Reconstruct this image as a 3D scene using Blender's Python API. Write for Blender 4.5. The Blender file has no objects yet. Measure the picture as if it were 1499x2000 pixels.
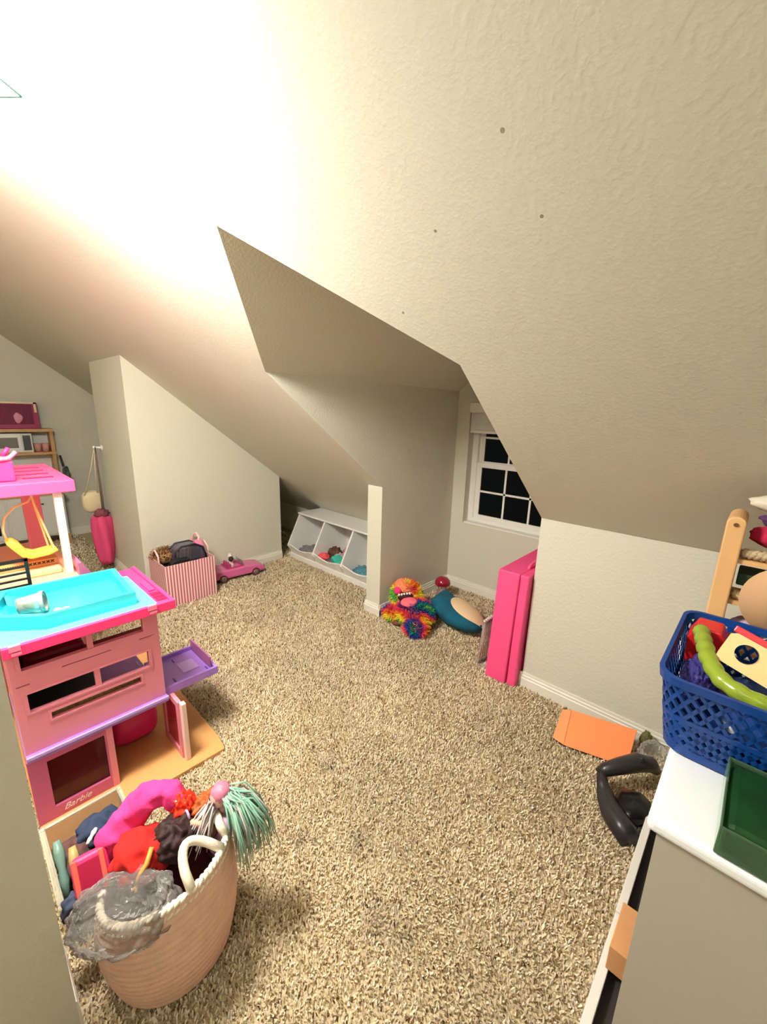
import bpy, bmesh, math, random
import numpy as np
from mathutils import Vector, Matrix, noise

random.seed(7)
RNG = np.random.default_rng(7)
SC = bpy.context.scene
COL = SC.collection

# ------------------------------------------------------------------ camera
cam_d = bpy.data.cameras.new('camera')
cam = bpy.data.objects.new('camera', cam_d)
COL.objects.link(cam)
_yaw, _pitch, _roll, _f = -0.7448, -0.2396, 0.0272, 799.07
_fw = Vector((math.sin(_yaw) * math.cos(_pitch), math.cos(_yaw) * math.cos(_pitch), math.sin(_pitch)))
_r0 = Vector((math.cos(_yaw), -math.sin(_yaw), 0))
_u0 = _r0.cross(_fw)
_r = _r0 * math.cos(_roll) + _u0 * math.sin(_roll)
_u = -_r0 * math.sin(_roll) + _u0 * math.cos(_roll)
cam.matrix_world = Matrix(((_r.x, _u.x, -_fw.x, 0), (_r.y, _u.y, -_fw.y, 0), (_r.z, _u.z, -_fw.z, 1.5), (0, 0, 0, 1)))
cam_d.sensor_fit = 'VERTICAL'
cam_d.sensor_height = 24
cam_d.lens = _f / 2000 * 24
cam_d.clip_start = 0.02
SC.camera = cam

# ------------------------------------------------------------------ world (night) and exposure
w = bpy.data.worlds.new('night')
SC.world = w
w.use_nodes = True
w.node_tree.nodes['Background'].inputs[0].default_value = (0.010, 0.013, 0.012, 1)
w.node_tree.nodes['Background'].inputs[1].default_value = 1
SC.view_settings.view_transform = 'Standard'
SC.view_settings.look = 'None'
SC.view_settings.gamma = 1
SC.view_settings.exposure = 0.12
SC.view_settings.use_curve_mapping = False
try:
    cy = SC.cycles
    cy.max_bounces = 7; cy.diffuse_bounces = 4; cy.glossy_bounces = 2; cy.transmission_bounces = 4; cy.transparent_max_bounces = 12
    cy.caustics_reflective = False; cy.caustics_refractive = False
    cy.use_adaptive_sampling = True; cy.adaptive_threshold = 0.08; cy.adaptive_min_samples = 20
except Exception:
    pass
LAMP_L = 185.0      # glowing glass of the ceiling light in view
FILL_L = 20.0      # added fill light behind the camera, shaped like the ceiling light

# ------------------------------------------------------------------ helpers
def lin(c):
    out = []
    for x in c[:3]:
        x = x / 255
        out.append(x / 12.92 if x <= 0.04045 else ((x + 0.055) / 1.055) ** 2.4)
    return (*out, 1)

_M = {}
def M(name, col=None, rough=.5, metal=0, trans=0, var=0, vs=20, bump=0, bs=80, alpha=1, sub=0, coat=0, ior=1.45, stripe=None, emit=0, attr=None, spec=.5):
    """cached procedural principled material; col in sRGB 0..255"""
    if name in _M: return _M[name]
    m = bpy.data.materials.new(name); m.use_nodes = True
    nt = m.node_tree; N = nt.nodes; L = nt.links
    p = N['Principled BSDF']
    c = lin(col or (128, 128, 128))
    p.inputs['Base Color'].default_value = c
    p.inputs['Roughness'].default_value = rough
    p.inputs['Metallic'].default_value = metal
    p.inputs['IOR'].default_value = ior
    p.inputs['Transmission Weight'].default_value = trans
    p.inputs['Alpha'].default_value = alpha
    p.inputs['Coat Weight'].default_value = coat
    p.inputs['Specular IOR Level'].default_value = spec
    if sub: p.inputs['Sheen Weight'].default_value = sub
    if emit:
        p.inputs['Emission Color'].default_value = c
        p.inputs['Emission Strength'].default_value = emit
    tc = N.new('ShaderNodeTexCoord')
    src = None
    if attr:
        a = N.new('ShaderNodeAttribute'); a.attribute_name = attr; src = a.outputs['Color']
        L.new(src, p.inputs['Base Color'])
    if stripe:
        sc, c2, ax = stripe
        wv = N.new('ShaderNodeTexWave'); wv.bands_direction = ax; wv.inputs['Scale'].default_value = sc
        L.new(tc.outputs['Object'], wv.inputs['Vector'])
        cr = N.new('ShaderNodeValToRGB'); cr.color_ramp.interpolation = 'CONSTANT'
        cr.color_ramp.elements[0].color = c; cr.color_ramp.elements[1].color = lin(c2); cr.color_ramp.elements[1].position = .5
        L.new(wv.outputs['Fac'], cr.inputs['Fac']); src = cr.outputs['Color']
        L.new(src, p.inputs['Base Color'])
    if var:
        nz = N.new('ShaderNodeTexNoise'); nz.inputs['Scale'].default_value = vs; nz.inputs['Detail'].default_value = 4
        L.new(tc.outputs['Object'], nz.inputs['Vector'])
        mx = N.new('ShaderNodeMix'); mx.data_type = 'RGBA'; mx.blend_type = 'MULTIPLY'; mx.inputs[0].default_value = 1
        mr = N.new('ShaderNodeMapRange'); mr.inputs['From Min'].default_value = .3; mr.inputs['From Max'].default_value = .7
        mr.inputs['To Min'].default_value = 1 - var; mr.inputs['To Max'].default_value = 1 + var * .3
        L.new(nz.outputs['Fac'], mr.inputs['Value'])
        if src: L.new(src, mx.inputs[6])
        else: mx.inputs[6].default_value = c
        L.new(mr.outputs['Result'], mx.inputs[7])
        L.new(mx.outputs[2], p.inputs['Base Color'])
    if bump:
        nb = N.new('ShaderNodeTexNoise'); nb.inputs['Scale'].default_value = bs; nb.inputs['Detail'].default_value = 3
        L.new(tc.outputs['Object'], nb.inputs['Vector'])
        bp = N.new('ShaderNodeBump'); bp.inputs['Strength'].default_value = bump; bp.inputs['Distance'].default_value = .004
        L.new(nb.outputs['Fac'], bp.inputs['Height']); L.new(bp.outputs['Normal'], p.inputs['Normal'])
    _M[name] = m
    return m

def clear_mat(name, col, rough=.08, opacity=.15, crinkle=0):
    """thin clear plastic or glass: mostly see-through with a glossy skin"""
    if name in _M: return _M[name]
    m = bpy.data.materials.new(name); m.use_nodes = True
    nt = m.node_tree; N = nt.nodes; L = nt.links
    p = N['Principled BSDF']; p.inputs['Base Color'].default_value = lin(col); p.inputs['Roughness'].default_value = rough
    tr = N.new('ShaderNodeBsdfTransparent'); mix = N.new('ShaderNodeMixShader')
    tr.inputs['Color'].default_value = tuple(.55 + .45 * x for x in lin(col)[:3]) + (1,)
    lw = N.new('ShaderNodeLayerWeight'); lw.inputs['Blend'].default_value = .25
    ad = N.new('ShaderNodeMath'); ad.operation = 'ADD'; ad.use_clamp = True; ad.inputs[1].default_value = opacity
    L.new(lw.outputs['Fresnel'], ad.inputs[0]); L.new(ad.outputs[0], mix.inputs['Fac'])
    if crinkle:
        tc = N.new('ShaderNodeTexCoord'); vo = N.new('ShaderNodeTexVoronoi'); vo.inputs['Scale'].default_value = crinkle
        nz = N.new('ShaderNodeTexNoise'); nz.inputs['Scale'].default_value = crinkle*.6; nz.inputs['Distortion'].default_value = 2.5
        ad2 = N.new('ShaderNodeMath'); ad2.operation = 'ADD'
        L.new(tc.outputs['Object'], vo.inputs['Vector']); L.new(tc.outputs['Object'], nz.inputs['Vector'])
        L.new(vo.outputs['Distance'], ad2.inputs[0]); L.new(nz.outputs['Fac'], ad2.inputs[1])
        bp = N.new('ShaderNodeBump'); bp.inputs['Strength'].default_value = 1; bp.inputs['Distance'].default_value = .008
        L.new(ad2.outputs[0], bp.inputs['Height']); L.new(bp.outputs['Normal'], p.inputs['Normal']); L.new(bp.outputs['Normal'], lw.inputs['Normal'])
    L.new(tr.outputs[0], mix.inputs[1]); L.new(p.outputs[0], mix.inputs[2])
    L.new(mix.outputs[0], N['Material Output'].inputs['Surface'])
    _M[name] = m
    return m

class B:
    """collects shapes; build() links them as ONE mesh object"""
    def __init__(s, o=(0, 0, 0)):
        s.v = []; s.f = []; s.o = Vector(o)
    def add(s, vs, fs):
        n = len(s.v); s.v += [Vector(v) - s.o for v in vs]; s.f += [tuple(i + n for i in f) for f in fs]; return s
    def box(s, x0, x1, y0, y1, z0, z1):
        return s.add([(x0,y0,z0),(x1,y0,z0),(x1,y1,z0),(x0,y1,z0),(x0,y0,z1),(x1,y0,z1),(x1,y1,z1),(x0,y1,z1)],
                     [(3,2,1,0),(4,5,6,7),(0,1,5,4),(1,2,6,5),(2,3,7,6),(3,0,4,7)])
    def obox(s, c, h, rot):
        c = Vector(c); vs = []
        for z in (-1, 1):
            for x, y in ((-1,-1),(1,-1),(1,1),(-1,1)): vs.append(c + rot @ Vector((x*h[0], y*h[1], z*h[2])))
        return s.add(vs, [(3,2,1,0),(4,5,6,7),(0,1,5,4),(1,2,6,5),(2,3,7,6),(3,0,4,7)])
    def prism(s, poly, axis, a, b):
        def mk(u, v, t): return {'x': (t, u, v), 'y': (u, t, v), 'z': (u, v, t)}[axis]
        n = len(poly)
        return s.add([mk(u, v, a) for u, v in poly] + [mk(u, v, b) for u, v in poly],
                     [tuple(range(n)), tuple(range(2*n-1, n-1, -1))] + [(i, i+n, (i+1) % n + n, (i+1) % n) for i in range(n)])
    def tube(s, pts, r, n=8, closed=False, cap=True):
        pts = [Vector(p) for p in pts]; m = len(pts)
        rs = r if isinstance(r, (list, tuple)) else [r] * m
        vs = []; prev = None
        for i, p in enumerate(pts):
            a = pts[(i-1) % m] if (closed or i > 0) else p
            b = pts[(i+1) % m] if (closed or i < m-1) else p
            t = (b - a).normalized()
            if prev is None:
                ref = Vector((0, 0, 1)) if abs(t.z) < .9 else Vector((1, 0, 0)); u = t.cross(ref).normalized()
            else:
                u = (prev - t * prev.dot(t)).normalized()
            prev = u; v = t.cross(u)
            for k in range(n):
                an = 2*math.pi*k/n; vs.append(p + (u*math.cos(an) + v*math.sin(an)) * rs[i])
        fs = []
        for i in range(m if closed else m-1):
            for k in range(n):
                j = (i+1) % m; fs.append((i*n+k, i*n+(k+1) % n, j*n+(k+1) % n, j*n+k))
        if cap and not closed:
            fs += [tuple(range(n-1, -1, -1)), tuple(range((m-1)*n, m*n))]
        return s.add(vs, fs)
    def cyl(s, p0, p1, r0, r1=None, n=16): return s.tube([p0, p1], [r0, r0 if r1 is None else r1], n)
    def lathe(s, prof, c=(0, 0, 0), n=24, fn=None):
        c = Vector(c); vs = []; m = len(prof)
        for r, z in prof:
            for k in range(n):
                a = 2*math.pi*k/n; q = Vector((r*math.cos(a), r*math.sin(a), z))
                vs.append(c + (fn(q, a) if fn else q))
        return s.add(vs, [(i*n+k, i*n+(k+1) % n, (i+1)*n+(k+1) % n, (i+1)*n+k) for i in range(m-1) for k in range(n)])
    def ell(s, c, r, nu=20, nv=12, amp=0, freq=8, seed=0, rot=None, sq=1):
        c = Vector(c); vs = []; fs = []
        pw = lambda x: math.copysign(abs(x) ** sq, x)
        for j in range(nv+1):
            ph = -math.pi/2 + math.pi*j/nv
            for k in range(nu):
                th = 2*math.pi*k/nu
                d = Vector((pw(math.cos(ph))*pw(math.cos(th)), pw(math.cos(ph))*pw(math.sin(th)), pw(math.sin(ph))))
                if amp: d *= 1 + amp * noise.noise(d * freq + Vector((seed*7.3, seed*3.1, 0)))
                q = Vector((d.x*r[0], d.y*r[1], d.z*r[2]))
                vs.append(c + (rot @ q if rot else q))
        for j in range(nv):
            for k in range(nu): fs.append((j*nu+k, j*nu+(k+1) % nu, (j+1)*nu+(k+1) % nu, (j+1)*nu+k))
        return s.add(vs, fs)
    def plate(s, axis, u, v, t, holes):
        """rectangular plate with rectangular holes, cells split on the hole edges"""
        us = sorted({u[0], u[1], *[h[0] for h in holes], *[h[1] for h in holes]})
        vs_ = sorted({v[0], v[1], *[h[2] for h in holes], *[h[3] for h in holes]})
        for i in range(len(us)-1):
            for j in range(len(vs_)-1):
                cu, cv = (us[i]+us[i+1])/2, (vs_[j]+vs_[j+1])/2
                if any(h[0] < cu < h[1] and h[2] < cv < h[3] for h in holes): continue
                a, b2, c, d = us[i], us[i+1], vs_[j], vs_[j+1]
                if axis == 'x': s.box(t[0], t[1], a, b2, c, d)
                elif axis == 'y': s.box(a, b2, t[0], t[1], c, d)
                else: s.box(a, b2, c, d, t[0], t[1])
        return s
    def tray(s, poly, ins, z0, z1, zf):
        """open-topped tray: outer polygon, walls of thickness ins, floor at zf"""
        cx = sum(p[0] for p in poly)/len(poly); cy = sum(p[1] for p in poly)/len(poly); n = len(poly)
        inn = []
        for i in range(n):
            p0, p1, p2 = Vector(poly[i-1]), Vector(poly[i]), Vector(poly[(i+1) % n])
            e1 = (p1-p0).normalized(); e2 = (p2-p1).normalized()
            n1 = Vector((-e1.y, e1.x)); n2 = Vector((-e2.y, e2.x))
            if n1.dot(Vector((cx, cy)) - p1) < 0: n1 = -n1
            if n2.dot(Vector((cx, cy)) - p1) < 0: n2 = -n2
            k = (n1+n2); inn.append(tuple(p1 + k * (ins / (1 + n1.dot(n2)))))
        vs = [(x, y, z0) for x, y in poly] + [(x, y, z1) for x, y in poly] + [(x, y, z1) for x, y in inn] + [(x, y, zf) for x, y in inn]
        fs = [tuple(range(n)), tuple(range(3*n, 4*n))]
        for r in range(3):
            for i in range(n): fs.append((r*n+i, r*n+(i+1) % n, (r+1)*n+(i+1) % n, (r+1)*n+i))
        return s.add(vs, fs)
    def build(s, name, mat, parent=None, smooth=False, bevel=0, seg=2, label=None, cat=None, group=None, kind=None, loc=None, rot=None, subd=0, attr=None):
        me = bpy.data.meshes.new(name)
        me.from_pydata([tuple(v) for v in s.v], [], s.f)
        bm = bmesh.new(); bm.from_mesh(me)
        if len(bm.faces) < 60000: bmesh.ops.recalc_face_normals(bm, faces=bm.faces)
        if smooth:
            for f in bm.faces: f.smooth = True
        bm.to_mesh(me); bm.free()
        if attr is not None:
            ca = me.color_attributes.new('Col', 'FLOAT_COLOR', 'POINT')
            ca.data.foreach_set('color', np.asarray(attr, dtype=np.float32).ravel())
        me.materials.append(mat)
        o = bpy.data.objects.new(name, me); COL.objects.link(o)
        if parent: o.parent = parent
        elif s.o.length: o.location = s.o
        if loc is not None: o.location = loc
        if rot is not None: o.rotation_euler = rot
        if bevel:
            md = o.modifiers.new('bevel', 'BEVEL'); md.width = bevel; md.segments = seg; md.limit_method = 'ANGLE'
        if subd:
            md = o.modifiers.new('smooth', 'SUBSURF'); md.levels = subd; md.render_levels = subd
        tag(o, label, cat, group, kind)
        return o

def tag(o, label=None, cat=None, group=None, kind=None):
    if label: o['label'] = label
    if cat: o['category'] = cat
    if group: o['group'] = group
    if kind: o['kind'] = kind
    return o

def thing(name, label, cat, loc=(0, 0, 0), rz=0, group=None):
    o = bpy.data.objects.new(name, None); COL.objects.link(o); o.empty_display_size = .02
    o.location = loc; o.rotation_euler = (0, 0, rz)
    return tag(o, label, cat, group)

def rotz(a): return Matrix.Rotation(a, 3, 'Z')
def rotm(x, y, z): return Matrix.Rotation(z, 3, 'Z') @ Matrix.Rotation(y, 3, 'Y') @ Matrix.Rotation(x, 3, 'X')

# ------------------------------------------------------------------ room dimensions (metres)
K, KH = 2.064, 0.990            # knee wall line and height
T = math.tan(0.6623)            # roof pitch
XL, XR, XM = -1.920, -0.790, -1.391   # dormer sides and ridge
ZA, ZL, ZR = 2.054, 1.684, 1.657      # dormer ridge and eaves
YB = 2.956                      # dormer back wall
CW = 0.14                       # thickness of the dormer side wall
BX0, BX1, BY0, BY1 = -4.345, -3.483, 0.969, 2.241   # boxed-out closet under the slope
XE, XW = -5.79, 0.85            # end walls
YBACK, ZF = -1.9, 2.46          # wall behind the camera, flat ceiling height
def sl(y): return KH + (K - y) * T
def ys(z): return K - (z - KH) / T
Y0 = ys(ZF)

def wall_material(name, col, bump, scuffs=()):
    m = M(name, col, rough=.62, spec=.3)
    nt = m.node_tree; N = nt.nodes; L = nt.links; p = N['Principled BSDF']
    g = N.new('ShaderNodeNewGeometry')
    n1 = N.new('ShaderNodeTexNoise'); n1.inputs['Scale'].default_value = 85; n1.inputs['Detail'].default_value = 3
    n2 = N.new('ShaderNodeTexVoronoi'); n2.inputs['Scale'].default_value = 130
    mt = N.new('ShaderNodeMath'); mt.operation = 'MULTIPLY_ADD'; mt.inputs[1].default_value = .35
    for n in (n1, n2): L.new(g.outputs['Position'], n.inputs['Vector'])
    rp = N.new('ShaderNodeMapRange'); rp.inputs['From Min'].default_value = .45; rp.inputs['From Max'].default_value = .68
    L.new(n1.outputs['Fac'], rp.inputs['Value'])
    L.new(n2.outputs['Distance'], mt.inputs[0]); L.new(rp.outputs['Result'], mt.inputs[2])
    bp = N.new('ShaderNodeBump'); bp.inputs['Strength'].default_value = bump; bp.inputs['Distance'].default_value = .0035
    L.new(mt.outputs[0], bp.inputs['Height']); L.new(bp.outputs['Normal'], p.inputs['Normal'])
    if scuffs:
        prev = None
        for s in scuffs:
            d = N.new('ShaderNodeVectorMath'); d.operation = 'DISTANCE'; d.inputs[1].default_value = s[:3]
            L.new(g.outputs['Position'], d.inputs[0])
            lt = N.new('ShaderNodeMath'); lt.operation = 'LESS_THAN'; lt.inputs[1].default_value = s[3]
            L.new(d.outputs['Value'], lt.inputs[0])
            if prev is None: prev = lt.outputs[0]
            else:
                mx = N.new('ShaderNodeMath'); mx.operation = 'MAXIMUM'
                L.new(prev, mx.inputs[0]); L.new(lt.outputs[0], mx.inputs[1]); prev = mx.outputs[0]
        mc = N.new('ShaderNodeMix'); mc.data_type = 'RGBA'
        mc.inputs[6].default_value = lin(col); mc.inputs[7].default_value = lin((152, 143, 124))
        L.new(prev, mc.inputs[0]); L.new(mc.outputs[2], p.inputs['Base Color'])
    return m

WALLC = (214, 211, 195)
def sp(x, y): return (x, y, sl(y))
m_wall = wall_material('wall_paint', WALLC, .22)
m_ceil = wall_material('ceiling_paint', (213, 210, 195), .085,
    [(*sp(-.45, .775), .0045), (*sp(-.42, .905), .004), (*sp(-.665, .875), .004), (*sp(-.89, 1.03), .0045)])
m_white = M('white_trim', (232, 228, 216), rough=.35)
m_carpet = M('carpet_base', (206, 186, 150), rough=.95, var=.35, vs=120, bump=1, bs=160, spec=.1)

# ------------------------------------------------------------------ structure
floor = B().box(XE-.1, XW+.1, YBACK-.1, 3.05, -.05, 0).build('floor', m_carpet, kind='structure')

c = B()
def slope_poly(pts, th=.04):
    n = len(pts); nv = Vector((0, T, 1)).normalized() * th
    lo = [Vector(sp(x, y)) for x, y in pts]
    c.add(lo + [v + nv for v in lo], [tuple(range(n)), tuple(range(2*n-1, n-1, -1))] + [(i, i+n, (i+1) % n+n, (i+1) % n) for i in range(n)])
slope_poly([(XE-.1, Y0), (XL, Y0), (XL, ys(ZL)), (XL-.002, ys(ZL)+.002), (XL-.002, K), (XL-CW+.01, K+.02), (XL-CW+.01, 2.93), (XE-.1, 2.93)])
slope_poly([(XL, Y0), (XR, Y0), (XR, ys(ZR)), (XM, ys(ZA)), (XL, ys(ZL))])
slope_poly([(XR, Y0), (XW+.1, Y0), (XW+.1, K), (XR, K)])
c.build('ceiling', m_ceil, kind='structure')
B().box(XE-.1, XW+.1, YBACK-.1, Y0, ZF, ZF+.05).build('ceiling_flat', m_ceil, kind='structure')

# dormer
e = .004
cheek = lambda ze: [(K, 0), (YB+.1, 0), (YB+.1, ze), (ys(ze)+e, ze), (K, KH-.002)]
B().prism([(K, 0), (YB+.1, 0), (YB+.1, ZL), (ys(ZL)+.012, ZL), (K+.012, KH), (K, KH-.001)], 'x', XL-CW, XL).build('wall_dormer_left', m_wall, kind='structure')
B().prism([(K, 0), (YB+.1, 0), (YB+.1, ZR), (ys(ZR)+.012, ZR), (K+.012, KH), (K, KH-.001)], 'x', XR, XR+CW).build('wall_dormer_right', m_wall, kind='structure')
def quad_slab(pts, up, name):
    b = B(); n = len(pts); lo = [Vector(p) for p in pts]; uv = Vector(up)
    b.add(lo + [v + uv for v in lo], [tuple(range(n)), tuple(range(2*n-1, n-1, -1))] + [(i, i+n, (i+1) % n+n, (i+1) % n) for i in range(n)])
    return b.build(name, m_wall, kind='structure')
quad_slab([(XL, ys(ZL), ZL), (XM, ys(ZA), ZA), (XM, YB+.1, ZA), (XL, YB+.1, ZL)], (0, 0, .05), 'ceiling_dormer_left')
quad_slab([(XR, ys(ZR), ZR), (XM, ys(ZA), ZA), (XM, YB+.1, ZA), (XR, YB+.1, ZR)], (0, 0, .05), 'ceiling_dormer_right')
WX0, WX1, WZ0, WZ1 = -1.80, -.955, .60, 1.585
b = B().plate('y', (XL, XR), (0, 1.657), (YB, YB+.14), [(WX0, WX1, WZ0, WZ1)])
b.prism([(XL, 1.655), (XR, 1.655), (XR, ZR), (XM, ZA), (XL, ZL)], 'y', YB, YB+.14)
b.build('wall_dormer_back', m_wall, kind='structure')
# other walls
B().box(XR+CW, XW, K, K+.1, 0, KH-.001).build('wall_knee_right', m_wall, kind='structure')
B().prism([(BY0, 0), (BY1, 0), (BY1, sl(BY1)+.02), (BY0, sl(BY0)+.02)], 'x', BX0, BX1).build('wall_closet', m_wall, kind='structure')
B().box(XE, BX0-.35, K, K+.08, 0, KH).build('wall_knee_left', m_wall, kind='structure')
B().box(XE, XL-CW, 2.90, 2.98, 0, .42).build('wall_alcove_back', m_wall, kind='structure')
B().prism([(YBACK, 0), (2.98, 0), (2.98, .3), (Y0, ZF), (YBACK, ZF)], 'x', XE-.1, XE).build('wall_end', m_wall, kind='structure')
B().prism([(YBACK, 0), (2.2, 0), (2.2, .9), (Y0, ZF), (YBACK, ZF)], 'x', XW, XW+.1).build('wall_right', m_wall, kind='structure')
B().box(XE-.1, XW+.1, YBACK-.1, YBACK, 0, ZF).build('wall_back', m_wall, kind='structure')
B().box(-1.16, -.985, YBACK, .014, 0, ZF).build('wall_left', m_wall, kind='structure')

# baseboards: stepped profile swept along a floor line; nrm points into the room
def baseboard(name, p, q, nrm, h=.088, th=1):
    p = Vector((*p, 0)); q = Vector((*q, 0)); n = Vector((*nrm, 0))
    prof = [(0, 0), (.015, 0), (.015, h*.62), (.011, h*.66), (.011, h*.80), (.007, h*.84), (.006, h), (0, h)]
    vs = [p + n*a*th + Vector((0, 0, z)) for a, z in prof] + [q + n*a*th + Vector((0, 0, z)) for a, z in prof]
    m = len(prof)
    bb = B(); bb.add(vs, [tuple(range(m)), tuple(range(2*m-1, m-1, -1))] + [(i, (i+1) % m, (i+1) % m+m, i+m) for i in range(m)])
    return bb.build(name, m_white, kind='structure')
baseboard('baseboard_knee_right', (XR-.015, K), (XW, K), (0, -1))
baseboard('baseboard_dormer_left', (XL, K-.015), (XL, YB), (1, 0))
baseboard('baseboard_dormer_stub', (XL-CW-.01, K), (XL+.015, K), (0, -1))
baseboard('baseboard_dormer_back', (XL, YB), (XR, YB), (0, -1))
baseboard('baseboard_dormer_right', (XR, K-.015), (XR, YB), (-1, 0))
baseboard('baseboard_closet_side', (BX1, BY0-.015), (BX1, BY1), (1, 0))
baseboard('baseboard_closet_front', (BX0, BY0), (BX1+.015, BY0), (0, -1))
baseboard('baseboard_end', (XE, YBACK), (XE, K), (1, 0))
baseboard('baseboard_left', (-1.16, .014), (-.985, .014), (0, 1), .088, .4)

# ------------------------------------------------------------------ window
win = thing('window_1', 'white double hung window with grid panes, dark night outside', 'window', ((WX0+WX1)/2, YB+.09, WZ0))
win['kind'] = 'structure'
del win['category']
wo = win.location
fy0, fy1 = YB+.075, YB+.125
m_vinyl = M('white_vinyl', (238, 236, 228), rough=.3)
b = B(wo).plate('y', (WX0, WX1), (WZ0, WZ1), (fy0, fy1), [(WX0+.05, WX1-.05, WZ0+.04, WZ1-.04)]); b.build('window_frame', m_vinyl, win)
gx0, gx1 = WX0+.095, WX1-.095
low = B(wo).plate('y', (WX0+.05, WX1-.05), (WZ0+.04, 1.115), (fy0+.008, fy1-.02), [(gx0, gx1, WZ0+.075, 1.075)]).build('lower_sash', m_vinyl, win)
up = B(wo).plate('y', (WX0+.05, WX1-.05), (1.10, WZ1-.04), (fy0+.03, fy1), [(gx0, gx1, 1.125, WZ1-.075)]).build('upper_sash', m_vinyl, win)
m_glass = clear_mat('night_glass', (30, 34, 32), .02, .05)
cols = [gx0 + (gx1-gx0)*i/3 for i in range(4)]
for sash, z0, z1, yy in ((low, WZ0+.075, 1.075, fy0+.018), (up, 1.125, WZ1-.075, fy0+.04)):
    zm = (z0+z1)/2
    for i in (1, 2): B(wo).box(cols[i]-.008, cols[i]+.008, yy-.006, yy+.006, z0, z1).build('muntin', m_vinyl, sash)
    B(wo).box(gx0, gx1, yy-.006, yy+.006, zm-.008, zm+.008).build('muntin', m_vinyl, sash)
    for i in range(3):
        for a, d in ((z0, zm), (zm, z1)):
            B(wo).box(cols[i], cols[i+1], yy-.001, yy+.001, a, d).build('pane', m_glass, sash)
B(wo).box(WX0+.004, WX1-.004, YB+.005, fy0+.004, WZ0+.0005, WZ0+.012).build('window_sill', m_vinyl, win)
# raised blind
bl = thing('window_blind', 'white slatted blind raised to the top of the dormer window', 'blind', ((WX0+WX1)/2, YB+.035, 1.355))
bo = bl.location
B(bo).box(WX0+.006, WX1-.006, YB-.026, YB-.010, 1.515, WZ1+.005).build('valance', m_vinyl, bl, bevel=.003)
B(bo).box(WX0+.006, WX1-.006, YB+.008, YB+.06, 1.53, WZ1-.002).build('headrail', m_vinyl, bl)
for i in range(22):
    z = 1.380 + i*.0062
    B(bo).box(WX0+.012, WX1-.012, YB-.004 + .002*(i % 2), YB+.046, z, z+.0048).build('slat', m_vinyl, bl)
B(bo).box(WX0+.012, WX1-.012, YB-.006, YB+.048, 1.355, 1.378).build('bottom_rail', m_vinyl, bl, bevel=.003)
B(bo).tube([(WX0+.085, YB+.004, 1.53), (WX0+.084, YB+.003, 1.25), (WX0+.083, YB+.003, 1.03)], .0022, 6).build('tilt_wand', m_vinyl, bl)
B(bo).tube([(WX0+.12, YB+.004, 1.53), (WX0+.122, YB+.003, 1.30)], .0015, 5).cyl((WX0+.122, YB+.003, 1.30), (WX0+.122, YB+.003, 1.265), .003, .006, 8).build('lift_cord', m_vinyl, bl)

# ------------------------------------------------------------------ ceiling light and added fill
def ceiling_light(loc, nrm, spin, L, label, drop):
    """square frosted glass plate held just below the ceiling by a metal pan"""
    t = thing('ceiling_light', label, 'light', loc)
    q = Vector((0, 0, -1)).rotation_difference(Vector(nrm)).to_matrix() @ rotz(spin)
    h = .17
    b = B(); b.obox(q @ Vector((0, 0, -.008)), (.07, .07, .008), q); b.build('ceiling_pan', M('brushed_nickel', (190, 188, 180), .3, 1), t)
    b = B(); b.cyl(q @ Vector((0, 0, -.016)), q @ Vector((0, 0, -drop-.007)), .010, n=12); b.build('stem', M('brushed_nickel'), t)
    g = bpy.data.materials.new('lit_frosted_glass'); g.use_nodes = True
    pn = g.node_tree.nodes['Principled BSDF']; pn.inputs['Base Color'].default_value = (.9, .9, .88, 1)
    pn.inputs['Emission Color'].default_value = (1, .965, .885, 1); pn.inputs['Emission Strength'].default_value = L
    b = B(); b.obox(q @ Vector((0, 0, -drop+.05)), (h-.004, h-.004, .052), q); b.build('glass_shade', g, t, bevel=.01)
    b = B()
    for sx, sy, lx, ly in ((1, 0, .003, h), (-1, 0, .003, h), (0, 1, h, .003), (0, -1, h, .003)):
        b.obox(q @ Vector((sx*h, sy*h, -drop)), (lx, ly, .004), q)
    b.build('glass_edge', M('green_glass_edge', (120, 190, 180), .2), t)
    b = B(); b.ell(q @ Vector((0, 0, -drop-.013)), (.013, .013, .010), 12, 8); b.build('finial', M('brushed_nickel'), t, smooth=True)
    return t
ceiling_light((-1.47, .022, ZF-.001), (0, 0, -1), math.radians(40), LAMP_L, 'square frosted glass ceiling light glowing at the top left', .25)
ceiling_light((.10, -1.0, ZF-.001), (0, 0, -1), 0, FILL_L, 'added fill light shaped as a square glass ceiling light, unseen behind the viewer', .20)  # unseen fill light, added to lift the room

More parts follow.
